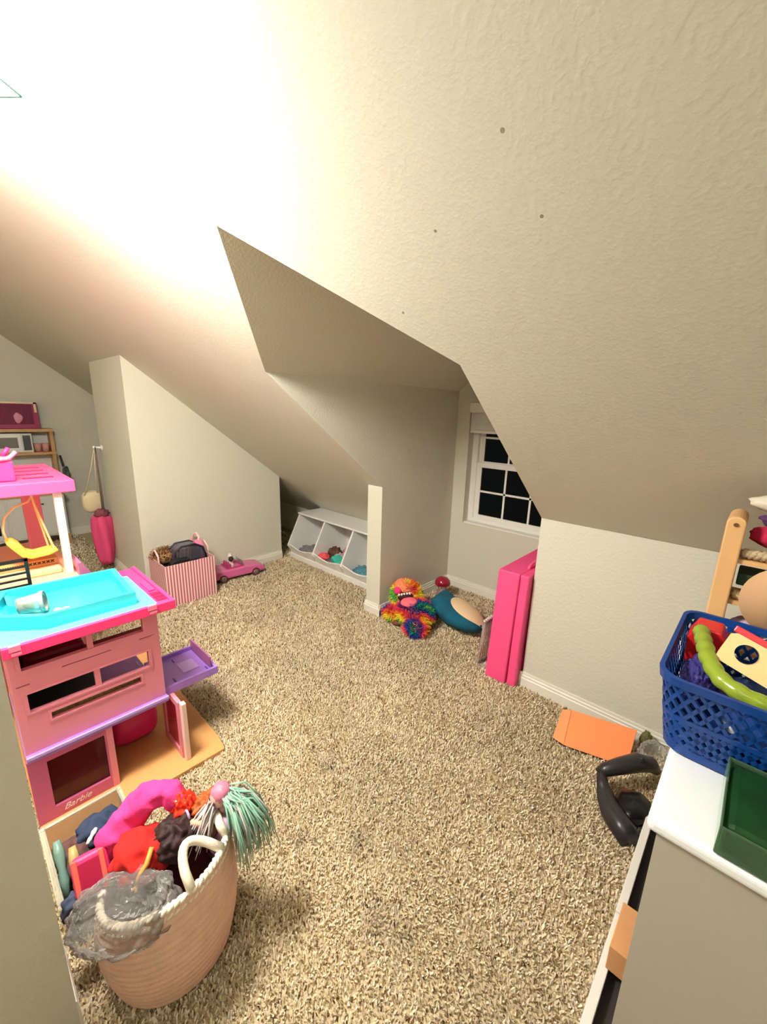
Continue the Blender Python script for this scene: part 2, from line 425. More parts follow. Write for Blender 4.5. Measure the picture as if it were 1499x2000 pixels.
# ------------------------------------------------------------------ carpet pile
STAINS = [(-.97, .666, .030), (-.818, .801, .040), (-.604, .672, .050), (-.519, .703, .040), (-1.141, .925, .035)]   # old smudges in the carpet
def tufts(regions, seed=3):
    """upright bent yarn tufts over rectangles of floor: (x0, x1, y0, y1, spacing, length, width)"""
    rng = np.random.default_rng(seed); V = []; C = []; cnt = 0
    pal = np.array([lin((240, 224, 194)), lin((231, 213, 180)), lin((218, 198, 163)), lin((246, 235, 212)), lin((142, 112, 74)), lin((106, 80, 50))])[:, :3]
    pr = [.32, .28, .17, .14, .06, .03]
    for x0, x1, y0, y1, s, ln, wd in regions:
        nx, ny = int((x1-x0)/s), int((y1-y0)/s); n = nx*ny
        gx, gy = np.meshgrid(np.arange(nx), np.arange(ny))
        x = x0 + (gx.ravel() + rng.uniform(-.2, 1.2, n)) * s
        y = y0 + (gy.ravel() + rng.uniform(-.2, 1.2, n)) * s
        # soft lanes of trodden pile
        az = rng.uniform(0, 2*np.pi, n) * .85 + 1.4*np.sin(x*9.1 + 1.3*np.sin(y*7.3)) + 1.2*np.sin(y*11.7 + x*3.1)
        le = ln * rng.uniform(.65, 1.25, n); lean = rng.uniform(.25, 1.0, n)
        h = le * np.cos(lean*.9); d = le * np.sin(lean*.9)
        dx, dy = np.cos(az), np.sin(az); tw = az + np.pi/2 + rng.uniform(-.8, .8, n)
        px, py = np.cos(tw)*wd, np.sin(tw)*wd
        P = np.zeros((n, 6, 3))
        for i, (t, hh, ww) in enumerate(((0, 0, .8), (.35, .62, 1.0), (1.0, 1.0, .55))):
            P[:, 2*i] = np.stack([x + dx*d*t - px*ww/2, y + dy*d*t - py*ww/2, hh*h + .0005], 1)
            P[:, 2*i+1] = np.stack([x + dx*d*t + px*ww/2, y + dy*d*t + py*ww/2, hh*h + .0005 + .001*i], 1)
        k = rng.choice(6, n, p=pr)
        patch = .90 + .10*np.sin(x*5.0+y*3.0)*np.sin(y*6.0-x*2.0)
        for sx_, sy_, sr_ in STAINS:
            patch = patch * (1 - .42*np.exp(-((x-sx_)**2 + (y-sy_)**2)/sr_**2))
        cc = pal[k] * (patch * rng.uniform(.85, 1.12, n))[:, None]
        Cc = np.ones((n, 6, 4)); Cc[:, :, :3] = cc[:, None, :]
        V.append(P.reshape(-1, 3)); C.append(Cc.reshape(-1, 4)); cnt += n
    V = np.concatenate(V); C = np.concatenate(C)
    me = bpy.data.meshes.new('carpet_pile')
    base = (np.arange(cnt)*6)[:, None]
    F = np.concatenate([base + np.array([0, 1, 3, 2]), base + np.array([2, 3, 5, 4])], 1).reshape(-1, 4)
    me.vertices.add(len(V)); me.vertices.foreach_set('co', V.ravel())
    me.loops.add(F.size); me.loops.foreach_set('vertex_index', F.ravel().astype(np.int32))
    me.polygons.add(len(F)); me.polygons.foreach_set('loop_start', (np.arange(len(F))*4).astype(np.int32))
    me.update(calc_edges=True)
    ca = me.color_attributes.new('Col', 'FLOAT_COLOR', 'POINT'); ca.data.foreach_set('color', C.astype(np.float32).ravel())
    me.materials.append(M('carpet_yarn', rough=.9, attr='Col', spec=.15))
    o = bpy.data.objects.new('carpet_pile', me); COL.objects.link(o)
    o.parent = floor
    return tag(o, 'beige shag carpet pile with brown flecks', kind='stuff')
tufts([(-2.2, .12, -.15, 2.05, .0062, .0125, .0050), (-3.47, -2.2, .0, 2.62, .0085, .0125, .0066), (-1.9, -.80, 2.05, 2.94, .0085, .0125, .0066),
       (-2.2, -2.05, 2.05, 2.6, .0095, .0125, .007), (-5.77, -3.47, -.3, .96, .015, .013, .011), (-4.4, -3.47, 2.24, 2.8, .02, .013, .012)])

# ------------------------------------------------------------------ doll house by the left wall
HX, HY = -1.9, .30
pink = M('doll_pink', (230, 142, 162), .4); hot = M('doll_hot_pink', (250, 62, 128), .35); purple = M('doll_purple', (164, 122, 214), .4)
lav = M('doll_lavender', (190, 160, 235), .35); tan = M('doll_tan', (214, 158, 98), .5); peach = M('doll_peach', (240, 178, 140), .45)
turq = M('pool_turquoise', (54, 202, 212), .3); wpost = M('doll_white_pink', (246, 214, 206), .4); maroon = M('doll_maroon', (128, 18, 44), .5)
mag = M('doll_magenta', (214, 40, 120), .35)
blk = M('black_plastic', (24, 22, 24), .4)
house = thing('doll_house', 'pink and purple plastic doll house with turquoise rooftop pool', 'doll house', (HX, HY, 0))
HO = house.location
hb = lambda: B(HO)
hb().prism([(-2.80, .03), (-1.54, .03), (-1.535, .66), (-1.62, .672), (-2.80, .672)], 'z', .002, .022).build('base_floor', tan, house, bevel=.004, label='tan ground floor plate')
W1, W2 = (.636, .700), (.474, .545)
fac = hb().plate('x', (.035, .487), (.318, .716), (-1.690, -1.672),
    [(.066, .250, *W1), (.268, .432, *W1), (.068, .258, *W2), (.276, .440, *W2), (.120, .405, .418, .446), (.170, .320, .600, .6035), (.415, .470, .603, .607), (.045, .080, .578, .582)]).build('facade', pink, house)
for (y0, y1, z0, z1) in ((.060, .438, W1[0], W1[1]), (.062, .446, W2[0], W2[1])):
    hb().plate('x', (y0-.006, y1+.006), (z0-.006, z1+.006), (-1.673, -1.668), [(y0+.006, y1-.006, z0, z1)]).build('window_trim', pink, fac)
hb().plate('x', (.112, .413), (.410, .454), (-1.673, -1.669), [(.120, .405, .418, .446)]).build('slot_trim', pink, fac)
hb().box(-2.14, -1.69, .035, .050, .02, .70).build('side_wall', pink, house)
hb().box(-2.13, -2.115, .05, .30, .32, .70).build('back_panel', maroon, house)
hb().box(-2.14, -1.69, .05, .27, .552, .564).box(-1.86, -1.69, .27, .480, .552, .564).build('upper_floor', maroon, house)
hb().box(-1.704, -1.698, .105, .42, .405, .46).build('slot_print', M('olive_print', (150, 132, 84), .8, var=.6, vs=90), fac)
hb().box(-2.14, -1.652, .033, .492, .295, .318).build('first_floor', purple, house, bevel=.003)
hb().box(-1.654, -1.646, .033, .492, .309, .322).build('floor_lip', lav, house, bevel=.002)
# furniture seen through the windows
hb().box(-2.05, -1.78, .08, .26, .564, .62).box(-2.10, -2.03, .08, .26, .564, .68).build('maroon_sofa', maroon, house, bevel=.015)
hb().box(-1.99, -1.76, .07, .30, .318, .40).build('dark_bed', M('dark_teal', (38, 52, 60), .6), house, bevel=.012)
hb().box(-1.97, -1.72, .30, .47, .318, .35).build('purple_rug_step', purple, house, bevel=.01)
# roof deck
deck = hb().box(-2.14, -1.640, .028, .548, .715, .736).box(-1.655, -1.636, .028, .550, .706, .744).box(-2.14, -1.65, .535, .551, .708, .744).build('roof_deck', hot, house, bevel=.003)
for y in (.045, .448): hb().box(-1.640, -1.628, y, y+.03, .730, .749).box(-1.638, -1.628, y+.004, y+.03, .716, .725).build('clip', M('doll_light_pink', (250, 130, 170), .4), deck)
for i in range(3): hb().box(-1.78+i*.035, -1.755+i*.035, .50, .535, .736, .739).build('deck_slot', M('deep_red_pink', (205, 20, 70), .4), deck)
hb().box(-1.92, -1.80, .505, .53, .736, .743).build('deck_step', hot, deck, bevel=.003)
pool = hb().tray([(-1.705, .150), (-1.705, .432), (-2.035, .445), (-2.06, .07), (-1.92, .030), (-1.80, .036)], .020, .738, .792, .752).build('pool', turq, house, label='turquoise swimming pool')
hb().box(-2.04, -1.66, .03, .490, .736, .741).build('pool_surround', M('pool_pale', (100, 218, 226), .3), pool, bevel=.002)
hb().prism([(.075, .752), (.16, .752), (.075, .785)], 'x', -2.02, -1.90).build('pool_steps', turq, pool)
# balcony and ground floor
bal = hb().tray([(-1.690, .492), (-1.690, .722), (-1.952, .722), (-1.952, .492)], .012, .296, .330, .312).build('balcony', purple, house, label='purple balcony tray')
hb().box(-1.94, -1.72, .700, .706, .318, .372).build('balcony_screen', clear_mat('clear_pink', (226, 150, 205), .1, .35), bal)
for x, y in ((-1.75, .55), (-1.90, .60), (-1.80, .66), (-1.74, .69)): hb().box(x-.014, x+.014, y-.003, y+.003, .312, .3145).build('slot', M('deep_purple', (92, 60, 150), .5), bal)
hb().box(-1.86, -1.77, .60, .67, .312, .316).build('balcony_mat', lav, bal)
gar = hb().plate('x', (.030, .278), (.022, .296), (-1.680, -1.662), [(.082, .256, .070, .268)]).build('garage_front', M('doll_mauve', (196, 96, 142), .4), house)
hb().box(-1.676, -1.672, .082, .256, .070, .268).build('garage_pane', clear_mat('clear_maroon', (96, 22, 30), .08, .55), gar)
hb().box(-1.676, -1.660, .262, .284, .022, .296).build('garage_post', pink, house, bevel=.002)
hb().box(-1.606, -1.580, .512, .532, .022, .300).build('white_post', wpost, house, bevel=.003)
sidef = hb().plate('y', (-1.80, -1.606), (.022, .298), (.506, .522), [(-1.772, -1.632, .05, .272)]).build('side_door_frame', pink, house)
hb().box(-1.772, -1.632, .512, .516, .05, .272).build('side_door_pane', clear_mat('clear_red', (205, 70, 84), .1, .4), sidef)
hb().ell((-1.92, .400, .125), (.10, .10, .100), 24, 12, sq=.5).build('magenta_tub', mag, house, smooth=True)
# script lettering
def text(name, body, size, mat, parent, loc, rot, off, shear=.25, ext=.0006):
    cu = bpy.data.curves.new(name, 'FONT'); cu.body = body; cu.size = size; cu.shear = shear; cu.extrude = ext; cu.align_x = 'CENTER'; cu.offset = off
    tmp = bpy.data.objects.new(name, cu); COL.objects.link(tmp)
    dg = bpy.context.evaluated_depsgraph_get(); me = bpy.data.meshes.new_from_object(tmp.evaluated_get(dg))
    bpy.data.objects.remove(tmp)
    o = bpy.data.objects.new(name, me); COL.objects.link(o); me.materials.clear(); me.materials.append(mat)
    o.parent = parent; o.location = loc; o.rotation_euler = rot
    return o
text('script_lettering', 'Barbie', .033, M('silver_print', (235, 220, 225), .3), gar, Vector((-1.6615, .145, .038)) - HO, (math.pi/2, 0, math.pi/2), 0, .45)
# tower with the swing
hb().box(-2.95, -2.132, -.30, .345, .700, .735).build('tower_floor', peach, house, bevel=.004)
hb().box(-2.80, -2.74, -.30, .345, .022, .70).box(-2.74, -2.16, .325, .343, .022, .70).build('tower_wall', pink, house)
roof = hb().box(-2.95, -2.250, -.30, .382, 1.152, 1.168).box(-2.262, -2.238, -.30, .384, 1.118, 1.170).box(-2.95, -2.25, .368, .384, 1.125, 1.170).build('tower_roof', M('doll_bright_pink', (255, 84, 140), .35), house, bevel=.003)
for i in range(4):
    x = -2.80 + i*.13
    hb().box(x, x+.022, .19+.012*i, .335, 1.168, 1.1705).build('roof_slot', M('deep_red_pink'), roof)
    hb().box(x, x+.022, .10, .165, 1.168, 1.1705).build('roof_slot', M('deep_red_pink'), roof)
pl = hb().tray([(-2.60, -.2), (-2.36, -.2), (-2.34, .20), (-2.60, .20)], .012, 1.170, 1.255, 1.19).build('roof_planter', hot, house, bevel=.004)
hb().tube([(-2.35, -.2, 1.255), (-2.345, .10, 1.256), (-2.34, .19, 1.268), (-2.335, .215, 1.295)], [.010, .010, .010, .008], 8).build('planter_rim', M('doll_light_pink'), pl, smooth=True)
hb().tube([(-2.60, .19, 1.255), (-2.605, .215, 1.290)], [.012, .009], 8).build('planter_horn', hot, pl, smooth=True)
hb().box(-2.286, -2.258, .305, .335, .735, 1.150).build('tower_post', wpost, house, bevel=.003)
hb().box(-2.72, -2.66, .235, .305, .735, 1.152).build('tower_back_post', M('doll_rose', (240, 130, 155), .4), house, bevel=.003)
hb().prism([(-.30, .735), (.30, .735), (.30, .760), (-.30, .760)], 'x', -2.40, -2.30).build('tower_step', peach, house, bevel=.006)
pb = hb().prism([(-.1, .760), (.298, .760), (.298, .792), (-.1, .792)], 'x', -2.43, -2.37).build('planter_box', tan, house, bevel=.004)
for i in range(12):
    y = .10 + i*.016
    hb().obox((-2.369, y, .779), (.0012, .008, .0018), Matrix.Rotation(.8, 3, 'X')).obox((-2.369, y, .779), (.0012, .008, .0018), Matrix.Rotation(-.8, 3, 'X')).build('lattice_cross', blk, pb)
yel = M('swing_yellow', (255, 196, 78), .4); ylight = M('swing_cord', (246, 190, 130), .5)
sw = hb()
prof = [(.125, .905), (.150, .915), (.170, .895), (.190, .855), (.215, .842), (.262, .848), (.295, .850), (.300, .838), (.262, .824), (.200, .820), (.170, .835), (.140, .880)]
sw.prism(prof, 'x', -2.40, -2.31)
swing = sw.build('swing_seat', yel, house, bevel=.006, label='yellow swing seat')
top = (-2.35, .240, 1.10)
hb().tube([top, (-2.35, .245, 1.06), (-2.32, .285, .846)], .0045, 6).build('swing_cord', ylight, swing)
hb().tube([top, (-2.35, .245, 1.06), (-2.38, .272, .850)], .0045, 6).build('swing_cord', ylight, swing)
hb().tube([top, (-2.35, .225, 1.072), (-2.35, .175, 1.055), (-2.35, .138, 1.01), (-2.35, .128, .96), (-2.35, .134, .905)], .0045, 6).build('swing_cord', ylight, swing, smooth=True)
hb().cyl((-2.35, .240, 1.09), (-2.35, .240, 1.153), .006).build('swing_hook', wpost, swing)
rail = hb().box(-2.106, -2.096, .156, .168, .736, .890).box(-2.106, -2.096, -.10, .168, .880, .892).build('black_railing', blk, house)
for i in range(5): hb().box(-2.105, -2.099, -.10, .158, .750+i*.026, .758+i*.026).build('rail_bar', blk, rail)
hb().prism([(.345, .66), (.395, .66), (.395, .725), (.360, .79), (.345, .79)], 'x', -2.37, -2.22).build('slide', clear_mat('clear_pink', (226, 150, 205), .1, .35), house, bevel=.004)

# things in the pool
cup = thing('plastic_cup', 'clear plastic cup lying tipped over in the doll pool', 'cup', (-1.835, .155, .752)); co = cup.location
ax = Vector((.25, .93, .10)).normalized()
q = Vector((0, 0, 1)).rotation_difference(ax).to_matrix()
B(co).lathe([(0, 0), (.030, 0), (.034, .060), (.037, .075), (.0345, .075), (.031, .058), (.028, .004), (0, .004)], (0, 0, 0), 24, lambda p, a: q @ p + Vector((-1.850, .100, .790))).build('cup_body', clear_mat('clear_plastic', (225, 232, 230), .08, .18), cup, smooth=True)
B(co).lathe([(0, .006), (.0275, .006), (.029, .035), (.012, .042), (0, .036)], (0, 0, 0), 20, lambda p, a: q @ p + Vector((-1.850, .100, .790))).build('green_slime', M('pale_green_slime', (190, 224, 170), .25), cup, smooth=True)
B(co).lathe([(.036, .062), (.039, .064), (.039, .076), (.0365, .077)], (0, 0, 0), 24, lambda p, a: q @ p + Vector((-1.850, .100, .790))).build('cup_rim', M('grey_rim', (150, 168, 166), .3), cup, smooth=True)
B((-1.80, .205, .757)).ell((-1.80, .200, .761), (.016, .012, .008), 14, 8).tube([(-1.795, .205, .762), (-1.775, .235, .765)], [.005, .004], 8).ell((-1.785, .222, .766), (.011, .013, .006), 12, 6).build('doll_spoon', M('white_plastic', (244, 244, 240), .35), smooth=True, label='small white plastic doll spoon beside the tipped cup', cat='toy')
B((-1.765, .262, .752)).lathe([(0, .016), (.014, .016), (.019, .010), (.020, 0), (.016, 0), (.014, .006)], (-1.765, .262, .753), 20).build('orange_cap', M('orange_plastic', (255, 120, 70), .35), smooth=True, label='small orange plastic cap in the doll pool', cat='cap')  # orange plastic cap lying in the pool

# ------------------------------------------------------------------ clear tub of doll things behind the rope basket
tub = thing('storage_tub', 'clear plastic tub of doll clothes in front of the doll house', 'tub', (-1.36, .14, 0)); to = tub.location
B(to).tray([(-1.500, .032), (-1.20, .032), (-1.20, .245), (-1.500, .245)], .005, .002, .152, .010).build('tub_body', clear_mat('cloudy_plastic', (205, 205, 200), .2, .28), tub)
b = B(to); b.plate('z', (-1.510, -1.190), (.022, .255), (.147, .153), [(-1.494, -1.206, .038, .239)]); b.build('tub_rim', clear_mat('tub_rim_plastic', (225, 222, 205), .15, .20), tub, bevel=.003)
def lump(name, label, cat, c, r, mat, amp=.35, freq=2.2, seed=1, rot=None, group=None, nu=32, nv=18):
    return B(c).ell(c, r, nu, nv, amp, freq, seed, rot).build(name, mat, smooth=True, label=label, cat=cat, group=group)
lump('doll_dress', 'dark blue folded doll dress inside the clear tub', 'doll clothes', (-1.42, .165, .110), (.055, .065, .045), M('navy_cloth', (44, 56, 84), .9), seed=2)
lump('doll_shirt', 'brown doll shirt crumpled inside the clear tub', 'doll clothes', (-1.40, .10, .07), (.070, .055, .052), M('brown_cloth', (92, 62, 58), .9), seed=3)
lump('doll_scarf', 'teal doll scarf at the right corner of the clear tub', 'doll clothes', (-1.33, .205, .130), (.05, .028, .042), M('teal_cloth', (60, 140, 140), .9), seed=4)
lump('doll_skirt', 'black doll skirt in the middle of the clear tub', 'doll clothes', (-1.29, .135, .085), (.058, .05, .06), M('black_cloth', (30, 26, 30), .9), seed=5)
for nm, lb, p0, p1, mt in (('doll_brush', 'grey-green doll hairbrush standing in the clear tub', (-1.30, .05, .05), (-1.41, .055, .165), M('sage_plastic', (110, 140, 130), .4)),
                          ('doll_figure', 'khaki plastic doll figure leaning in the clear tub', (-1.255, .075, .06), (-1.355, .085, .165), M('khaki_plastic', (172, 150, 96), .45)),
                          ('doll_shoe', 'tiny white doll shoe on top of the clear tub clothes', (-1.345, .120, .150), (-1.375, .152, .160), M('white_plastic'))):
    a, d = Vector(p0), Vector(p1); mid = (a+d)/2; R = .013 if nm != 'doll_shoe' else .007
    B(a).tube([a, a.lerp(d, .3), mid, a.lerp(d, .75), d], [R*.6, R, R*.75, R*1.15, R*.7], 10).build(nm, mt, smooth=True, label=lb, cat='toy')

# ------------------------------------------------------------------ rope basket, bottom left
BC = Vector((-1.0, .245, 0))
bas = thing('rope_basket', 'cream and blush cotton rope basket overflowing with dolls', 'basket', BC)
def rimz(a): return .285 + .055*math.cos(a - .35)
prof_out = [(.02, .002), (.125, .003), (.150, .016)]
nrow = 15
def wob(p, a): return p
m_rope = M('blush_rope', (232, 190, 168), .85, bump=.25, bs=260, var=.10, vs=30); m_cream = M('cream_rope', (238, 226, 206), .85, bump=.3, bs=260)
def radius(t): return .152 + .026*math.sin(min(t, 1)*math.pi*.85) - .004*t
bodyb = B(BC); n = 48; rows = []
vs = []; 
R0 = [(.0, .004), (.10, .003), (.145, .006)]
prof_n = 0
for r, z in R0:
    for k in range(n): a = 2*math.pi*k/n; vs.append(BC + Vector((r*math.cos(a), r*math.sin(a), z)))
    prof_n += 1
steps = 60
for i in range(steps+1):
    t = i/steps
    for k in range(n):
        a = 2*math.pi*k/n; z = .012 + (rimz(a)-.012)*t
        rr = radius(t) + .0022*abs(math.sin(t*math.pi*15))
        vs.append(BC + Vector((rr*math.cos(a), rr*math.sin(a), z)))
    prof_n += 1
for i in range(steps, -1, -10):
    t = i/steps
    for k in range(n):
        a = 2*math.pi*k/n; z = .014 + (rimz(a)-.014)*t; rr = radius(t) - .010
        vs.append(BC + Vector((rr*math.cos(a), rr*math.sin(a), z)))
    prof_n += 1
for k in range(n): vs.append(BC + Vector((0, 0, .014)))
prof_n += 1
bodyb.add(vs, [(i*n+k, i*n+(k+1) % n, (i+1)*n+(k+1) % n, (i+1)*n+k) for i in range(prof_n-1) for k in range(n)])
bodyb.build('basket_body', m_rope, bas, smooth=True)
def rope_ring(off, dz, r0, ns=150, strands=2):
    b = B(BC)
    for s in range(strands):
        pts = []
        for i in range(ns):
            a = 2*math.pi*i/ns; tw = a*34 + math.pi*2*s/strands
            rr = radius(1) + off + r0*.55*math.cos(tw); z = rimz(a) + dz + r0*.55*math.sin(tw)
            pts.append(BC + Vector((rr*math.cos(a), rr*math.sin(a), z)))
        b.tube(pts, r0*.75, 6, closed=True)
    return b
rope_ring(-.005, .000, .0085).build('rope_rim', m_cream, bas, smooth=True)
rope_ring(-.003, -.017, .0085).build('rope_rim', m_cream, bas, smooth=True)
def handle(a0, a1, rise, inn):
    pts = []
    for i in range(13):
        t = i/12; u = math.sin(t*math.pi)**.6; am = (a0+a1)/2; a = am + (a0-am)*math.cos(t*math.pi); rr = radius(1) - .004 - inn*u
        pts.append(BC + Vector((rr*math.cos(a), rr*math.sin(a), rimz(a) + .004 + rise*u)))
    return B(BC).tube(pts, .0115, 10)
handle(.05, .75, .045, .075).build('rope_handle', m_cream, bas, smooth=True)
handle(1.05, 1.60, .040, .02).build('rope_handle', m_cream, bas, smooth=True)

# contents
def cloth_heap(name, label, c, r, mat, seed, amp=.45, freq=2.6, cat='doll clothes', rot=None):
    return lump(name, label, cat, c, r, mat, amp, freq, seed, rot, nu=56, nv=30)
cloth_heap('basket_filling', 'dark doll clothes filling the bottom of the rope basket', (-1.0, .245, .13), (.135, .135, .11), M('dark_red_cloth', (70, 14, 18), .95), 21, .12)
def sleeve(name, label, pts, rs, mat, seed, amp=.35):
    P0 = [Vector(p) for p in pts]; b = B(P0[0]); out = []; rr = []; N_ = 40
    for i in range(N_+1):
        t = i/N_*(len(P0)-1); k = min(int(t), len(P0)-2); f = t-k
        p0, p1, p2, p3 = P0[max(k-1, 0)], P0[k], P0[k+1], P0[min(k+2, len(P0)-1)]
        out.append(.5*((2*p1) + (p2-p0)*f + (2*p0-5*p1+4*p2-p3)*f*f + (3*p1-p0-3*p2+p3)*f**3)); rr.append((rs[k]*(1-f) + rs[k+1]*f) * (1 + .10*noise.noise(Vector((i*.4, seed, 0)))))
    b.tube(out, rr, 24)
    for v in b.v: v += Vector((noise.noise(v*30 + Vector((seed, 0, 0))), noise.noise(v*30 + Vector((0, seed, 4))), noise.noise(v*30 + Vector((9, 0, seed))))) * amp*.03
    return b.build(name, mat, smooth=True, label=label, cat='doll clothes')
sleeve('pink_plush_fabric', 'hot pink felt cloth folded over the back of the rope basket', [(-1.135, .135, .285), (-1.145, .165, .325), (-1.145, .215, .365), (-1.13, .265, .398), (-1.095, .305, .385), (-1.05, .335, .34)], [.028, .040, .044, .036, .036, .024], M('hot_pink_felt', (232, 62, 138), .95, bump=.3, bs=220), 3, .5)
cloth_heap('red_doll_dress', 'red fabric doll dress in the middle of the rope basket', (-1.045, .200, .318), (.075, .070, .055), M('red_cloth', (190, 28, 24), .9, bump=.4, bs=60), 23, .28, 2.2)
cloth_heap('dark_wig', 'dark brown doll hair lying over the red dress', (-1.01, .275, .338), (.058, .058, .046), M('dark_hair', (44, 20, 20), .7), 24, .3, 4)
cloth_heap('red_plastic_bow', 'shiny red orange toy bow at the back of the basket', (-1.055, .320, .372), (.028, .030, .038), M('red_orange_plastic', (226, 52, 26), .3), 25, .6, 2.5)
cloth_heap('orange_doll_hair', 'copper orange doll hair beside the mint haired doll', (-1.02, .372, .345), (.045, .045, .048), M('copper_hair', (176, 84, 34), .6), 26, .4, 4)
B((-.985, .322, .36)).tube([(-1.02, .30, .352), (-.985, .325, .366), (-.955, .345, .364)], [.008, .010, .007], 10).build('bare_limb_doll', M('doll_skin', (240, 176, 140), .5), smooth=True, label='bare plastic doll arm lying in front of copper hair', cat='doll')
B((-1.015, .320, .375)).tube([(-1.015+.012*math.cos(t), .315, .376+.012*math.sin(t)) for t in np.linspace(0, 2*math.pi, 14)[:-1]], .0035, 6, closed=True).build('lilac_ring', M('lilac_plastic', (196, 168, 214), .3), smooth=True, label='tiny lilac plastic ring on the dark doll hair', cat='ring')
B((-.985, .165, .325)).tube([(-.995, .215, .372), (-.975, .195, .355), (-.970, .175, .343), (-.960, .165, .33)], [.006, .007, .005, .008], 8).tube([(-.960, .165, .33), (-.95, .158, .322)], [.004, .003], 6).tube([(-.960, .165, .33), (-.957, .152, .326)], [.004, .003], 6).build('golden_doll_hand', M('gold_cloth', (200, 150, 70), .5), smooth=True, label='golden doll hand hanging over the red dress', cat='doll')

# mint-haired doll on the rim
doll = thing('mermaid_doll', 'doll with pink cap and long mint hair hanging over the basket rim', 'doll', (-.965, .372, .33)); do = doll.location
hd = Vector((-.985, .395, .400))
sk = M('doll_face', (236, 186, 178), .45)
hbx = B(do).ell(hd, (.026, .026, .031), 20, 14).ell(hd + Vector((-.004, -.026, -.004)), (.004, .005, .005), 8, 6)
hbx.tube([hd + Vector((.002, .002, -.026)), hd + Vector((.01, .006, -.055))], [.009, .010], 10)
head = hbx.build('head', sk, doll, smooth=True)
for s in (-1, 1): B(do).ell(hd + Vector((.012*s + .006, -.024, .004)), (.005, .003, .004), 10, 6).build('eye', M('eye_dark', (50, 34, 40), .3), head, smooth=True)
B(do).ell(hd + Vector((.006, -.026, -.014)), (.006, .002, .002), 8, 4).build('mouth', M('lip_pink', (210, 70, 110), .4), head, smooth=True)
B(do).ell(hd + Vector((0, .006, .010)), (.030, .029, .027), 20, 12, .15, 4, 2).build('pink_cap', M('cap_rose', (206, 120, 146), .5), doll, smooth=True)
B(do).tube([(-.955, .400, .35), (-.945, .385, .30), (-.955, .355, .27)], [.016, .022, .018], 12).build('torso', M('doll_top_lilac', (196, 160, 190), .5), doll, smooth=True)
hair = B(do); hair2 = B(do)
for i in range(110):
    a = random.uniform(-.5, 2.6); s = hd + Vector((.020*math.cos(a) + .004, .018*math.sin(a) + .006, random.uniform(-.012, .018)))
    ex = Vector((random.uniform(.045, .115), random.uniform(-.015, .095), 0)); dz = random.uniform(.09, .17)
    m1 = s + ex*.55 + Vector((0, 0, random.uniform(-.01, .012))); m2 = s + ex*.9 + Vector((0, 0, -dz*.45)); e2 = s + ex + Vector((random.uniform(-.012, .012), random.uniform(-.012, .012), -dz))
    (hair if i % 4 else hair2).tube([s, m1, m2, e2], [.0028, .0034, .003, .0012], 4)
for i in range(40):
    s = hd + Vector((random.uniform(-.02, .01), random.uniform(-.02, .0), random.uniform(-.02, .005)))
    ex = Vector((random.uniform(.02, .06), random.uniform(-.10, -.04), 0)); dz = random.uniform(.04, .085)
    hair2.tube([s, s + ex*.5 + Vector((0, 0, -.015)), s + ex + Vector((0, 0, -dz))], [.0026, .003, .001], 4)
hair.build('mint_hair', M('mint_hair', (142, 186, 164), .45), doll, smooth=True)
hair2.build('silver_hair', M('silver_hair', (190, 180, 178), .45), doll, smooth=True)

# crumpled clear bag
def crumple(o, c, r, seed, nu=90, nv=54, amp=.33, freq=2.6, rot=None):
    b = B(o); c = Vector(c)
    vs = []
    for j in range(nv+1):
        ph = -math.pi/2 + math.pi*j/nv
        for k in range(nu):
            th = 2*math.pi*k/nu
            d = Vector((math.cos(ph)*math.cos(th), math.cos(ph)*math.sin(th), math.sin(ph)))
            f = 0; fr = freq; am = amp
            for oc in range(4):
                f += am * (abs(noise.noise(d*fr + Vector((seed, oc*5.1, 0)))) * 2 - .6); fr *= 2.1; am *= .5
            p = Vector((d.x*r[0], d.y*r[1], d.z*r[2])) * (1 + f)
            vs.append(c + (rot @ p if rot else p))
    b.add(vs, [(j*nu+k, j*nu+(k+1) % nu, (j+1)*nu+(k+1) % nu, (j+1)*nu+k) for j in range(nv) for k in range(nu)])
    return b
crumple((-.965, .135, .30), (-.950, .128, .292), (.086, .135, .062), 3, 110, 64, .12, 2.1, rotm(.15, .35, -.75)).build('plastic_bag', clear_mat('crinkled_plastic', (198, 195, 190), .08, .15, 24), smooth=True, label='crumpled clear plastic bag lying over the front of the rope basket', cat='bag')
# toy picnic case and dark cap
case = thing('toy_case', 'hot pink toy case with coral frame propped beside the plastic bag', 'toy case', (-1.12, .095, .285)); cso = case.location
rm = rotm(.15, -.55, -.35)
B(cso).obox((-1.118, .100, .285), (.018, .042, .048), rm).build('case_body', M('case_pink', (240, 60, 120), .45), case, bevel=.012, seg=3)
for sx in (-1, 1): B(cso).obox(Vector((-1.118, .100, .285)) + rm @ Vector((.019, .030*sx, 0)), (.004, .006, .048), rm).build('case_frame', M('coral_plastic', (255, 110, 96), .4), case, bevel=.003)
B(cso).obox(Vector((-1.118, .100, .285)) + rm @ Vector((.0165, 0, 0)), (.003, .026, .034), rm).build('case_window', M('case_deep', (176, 24, 66), .6), case)
lump('knit_hat', 'dusty navy knitted hat squeezed beside the wall corner', 'hat', (-1.115, .052, .215), (.032, .028, .036), M('dusty_navy', (62, 72, 92), .95), .3, 2, 9)

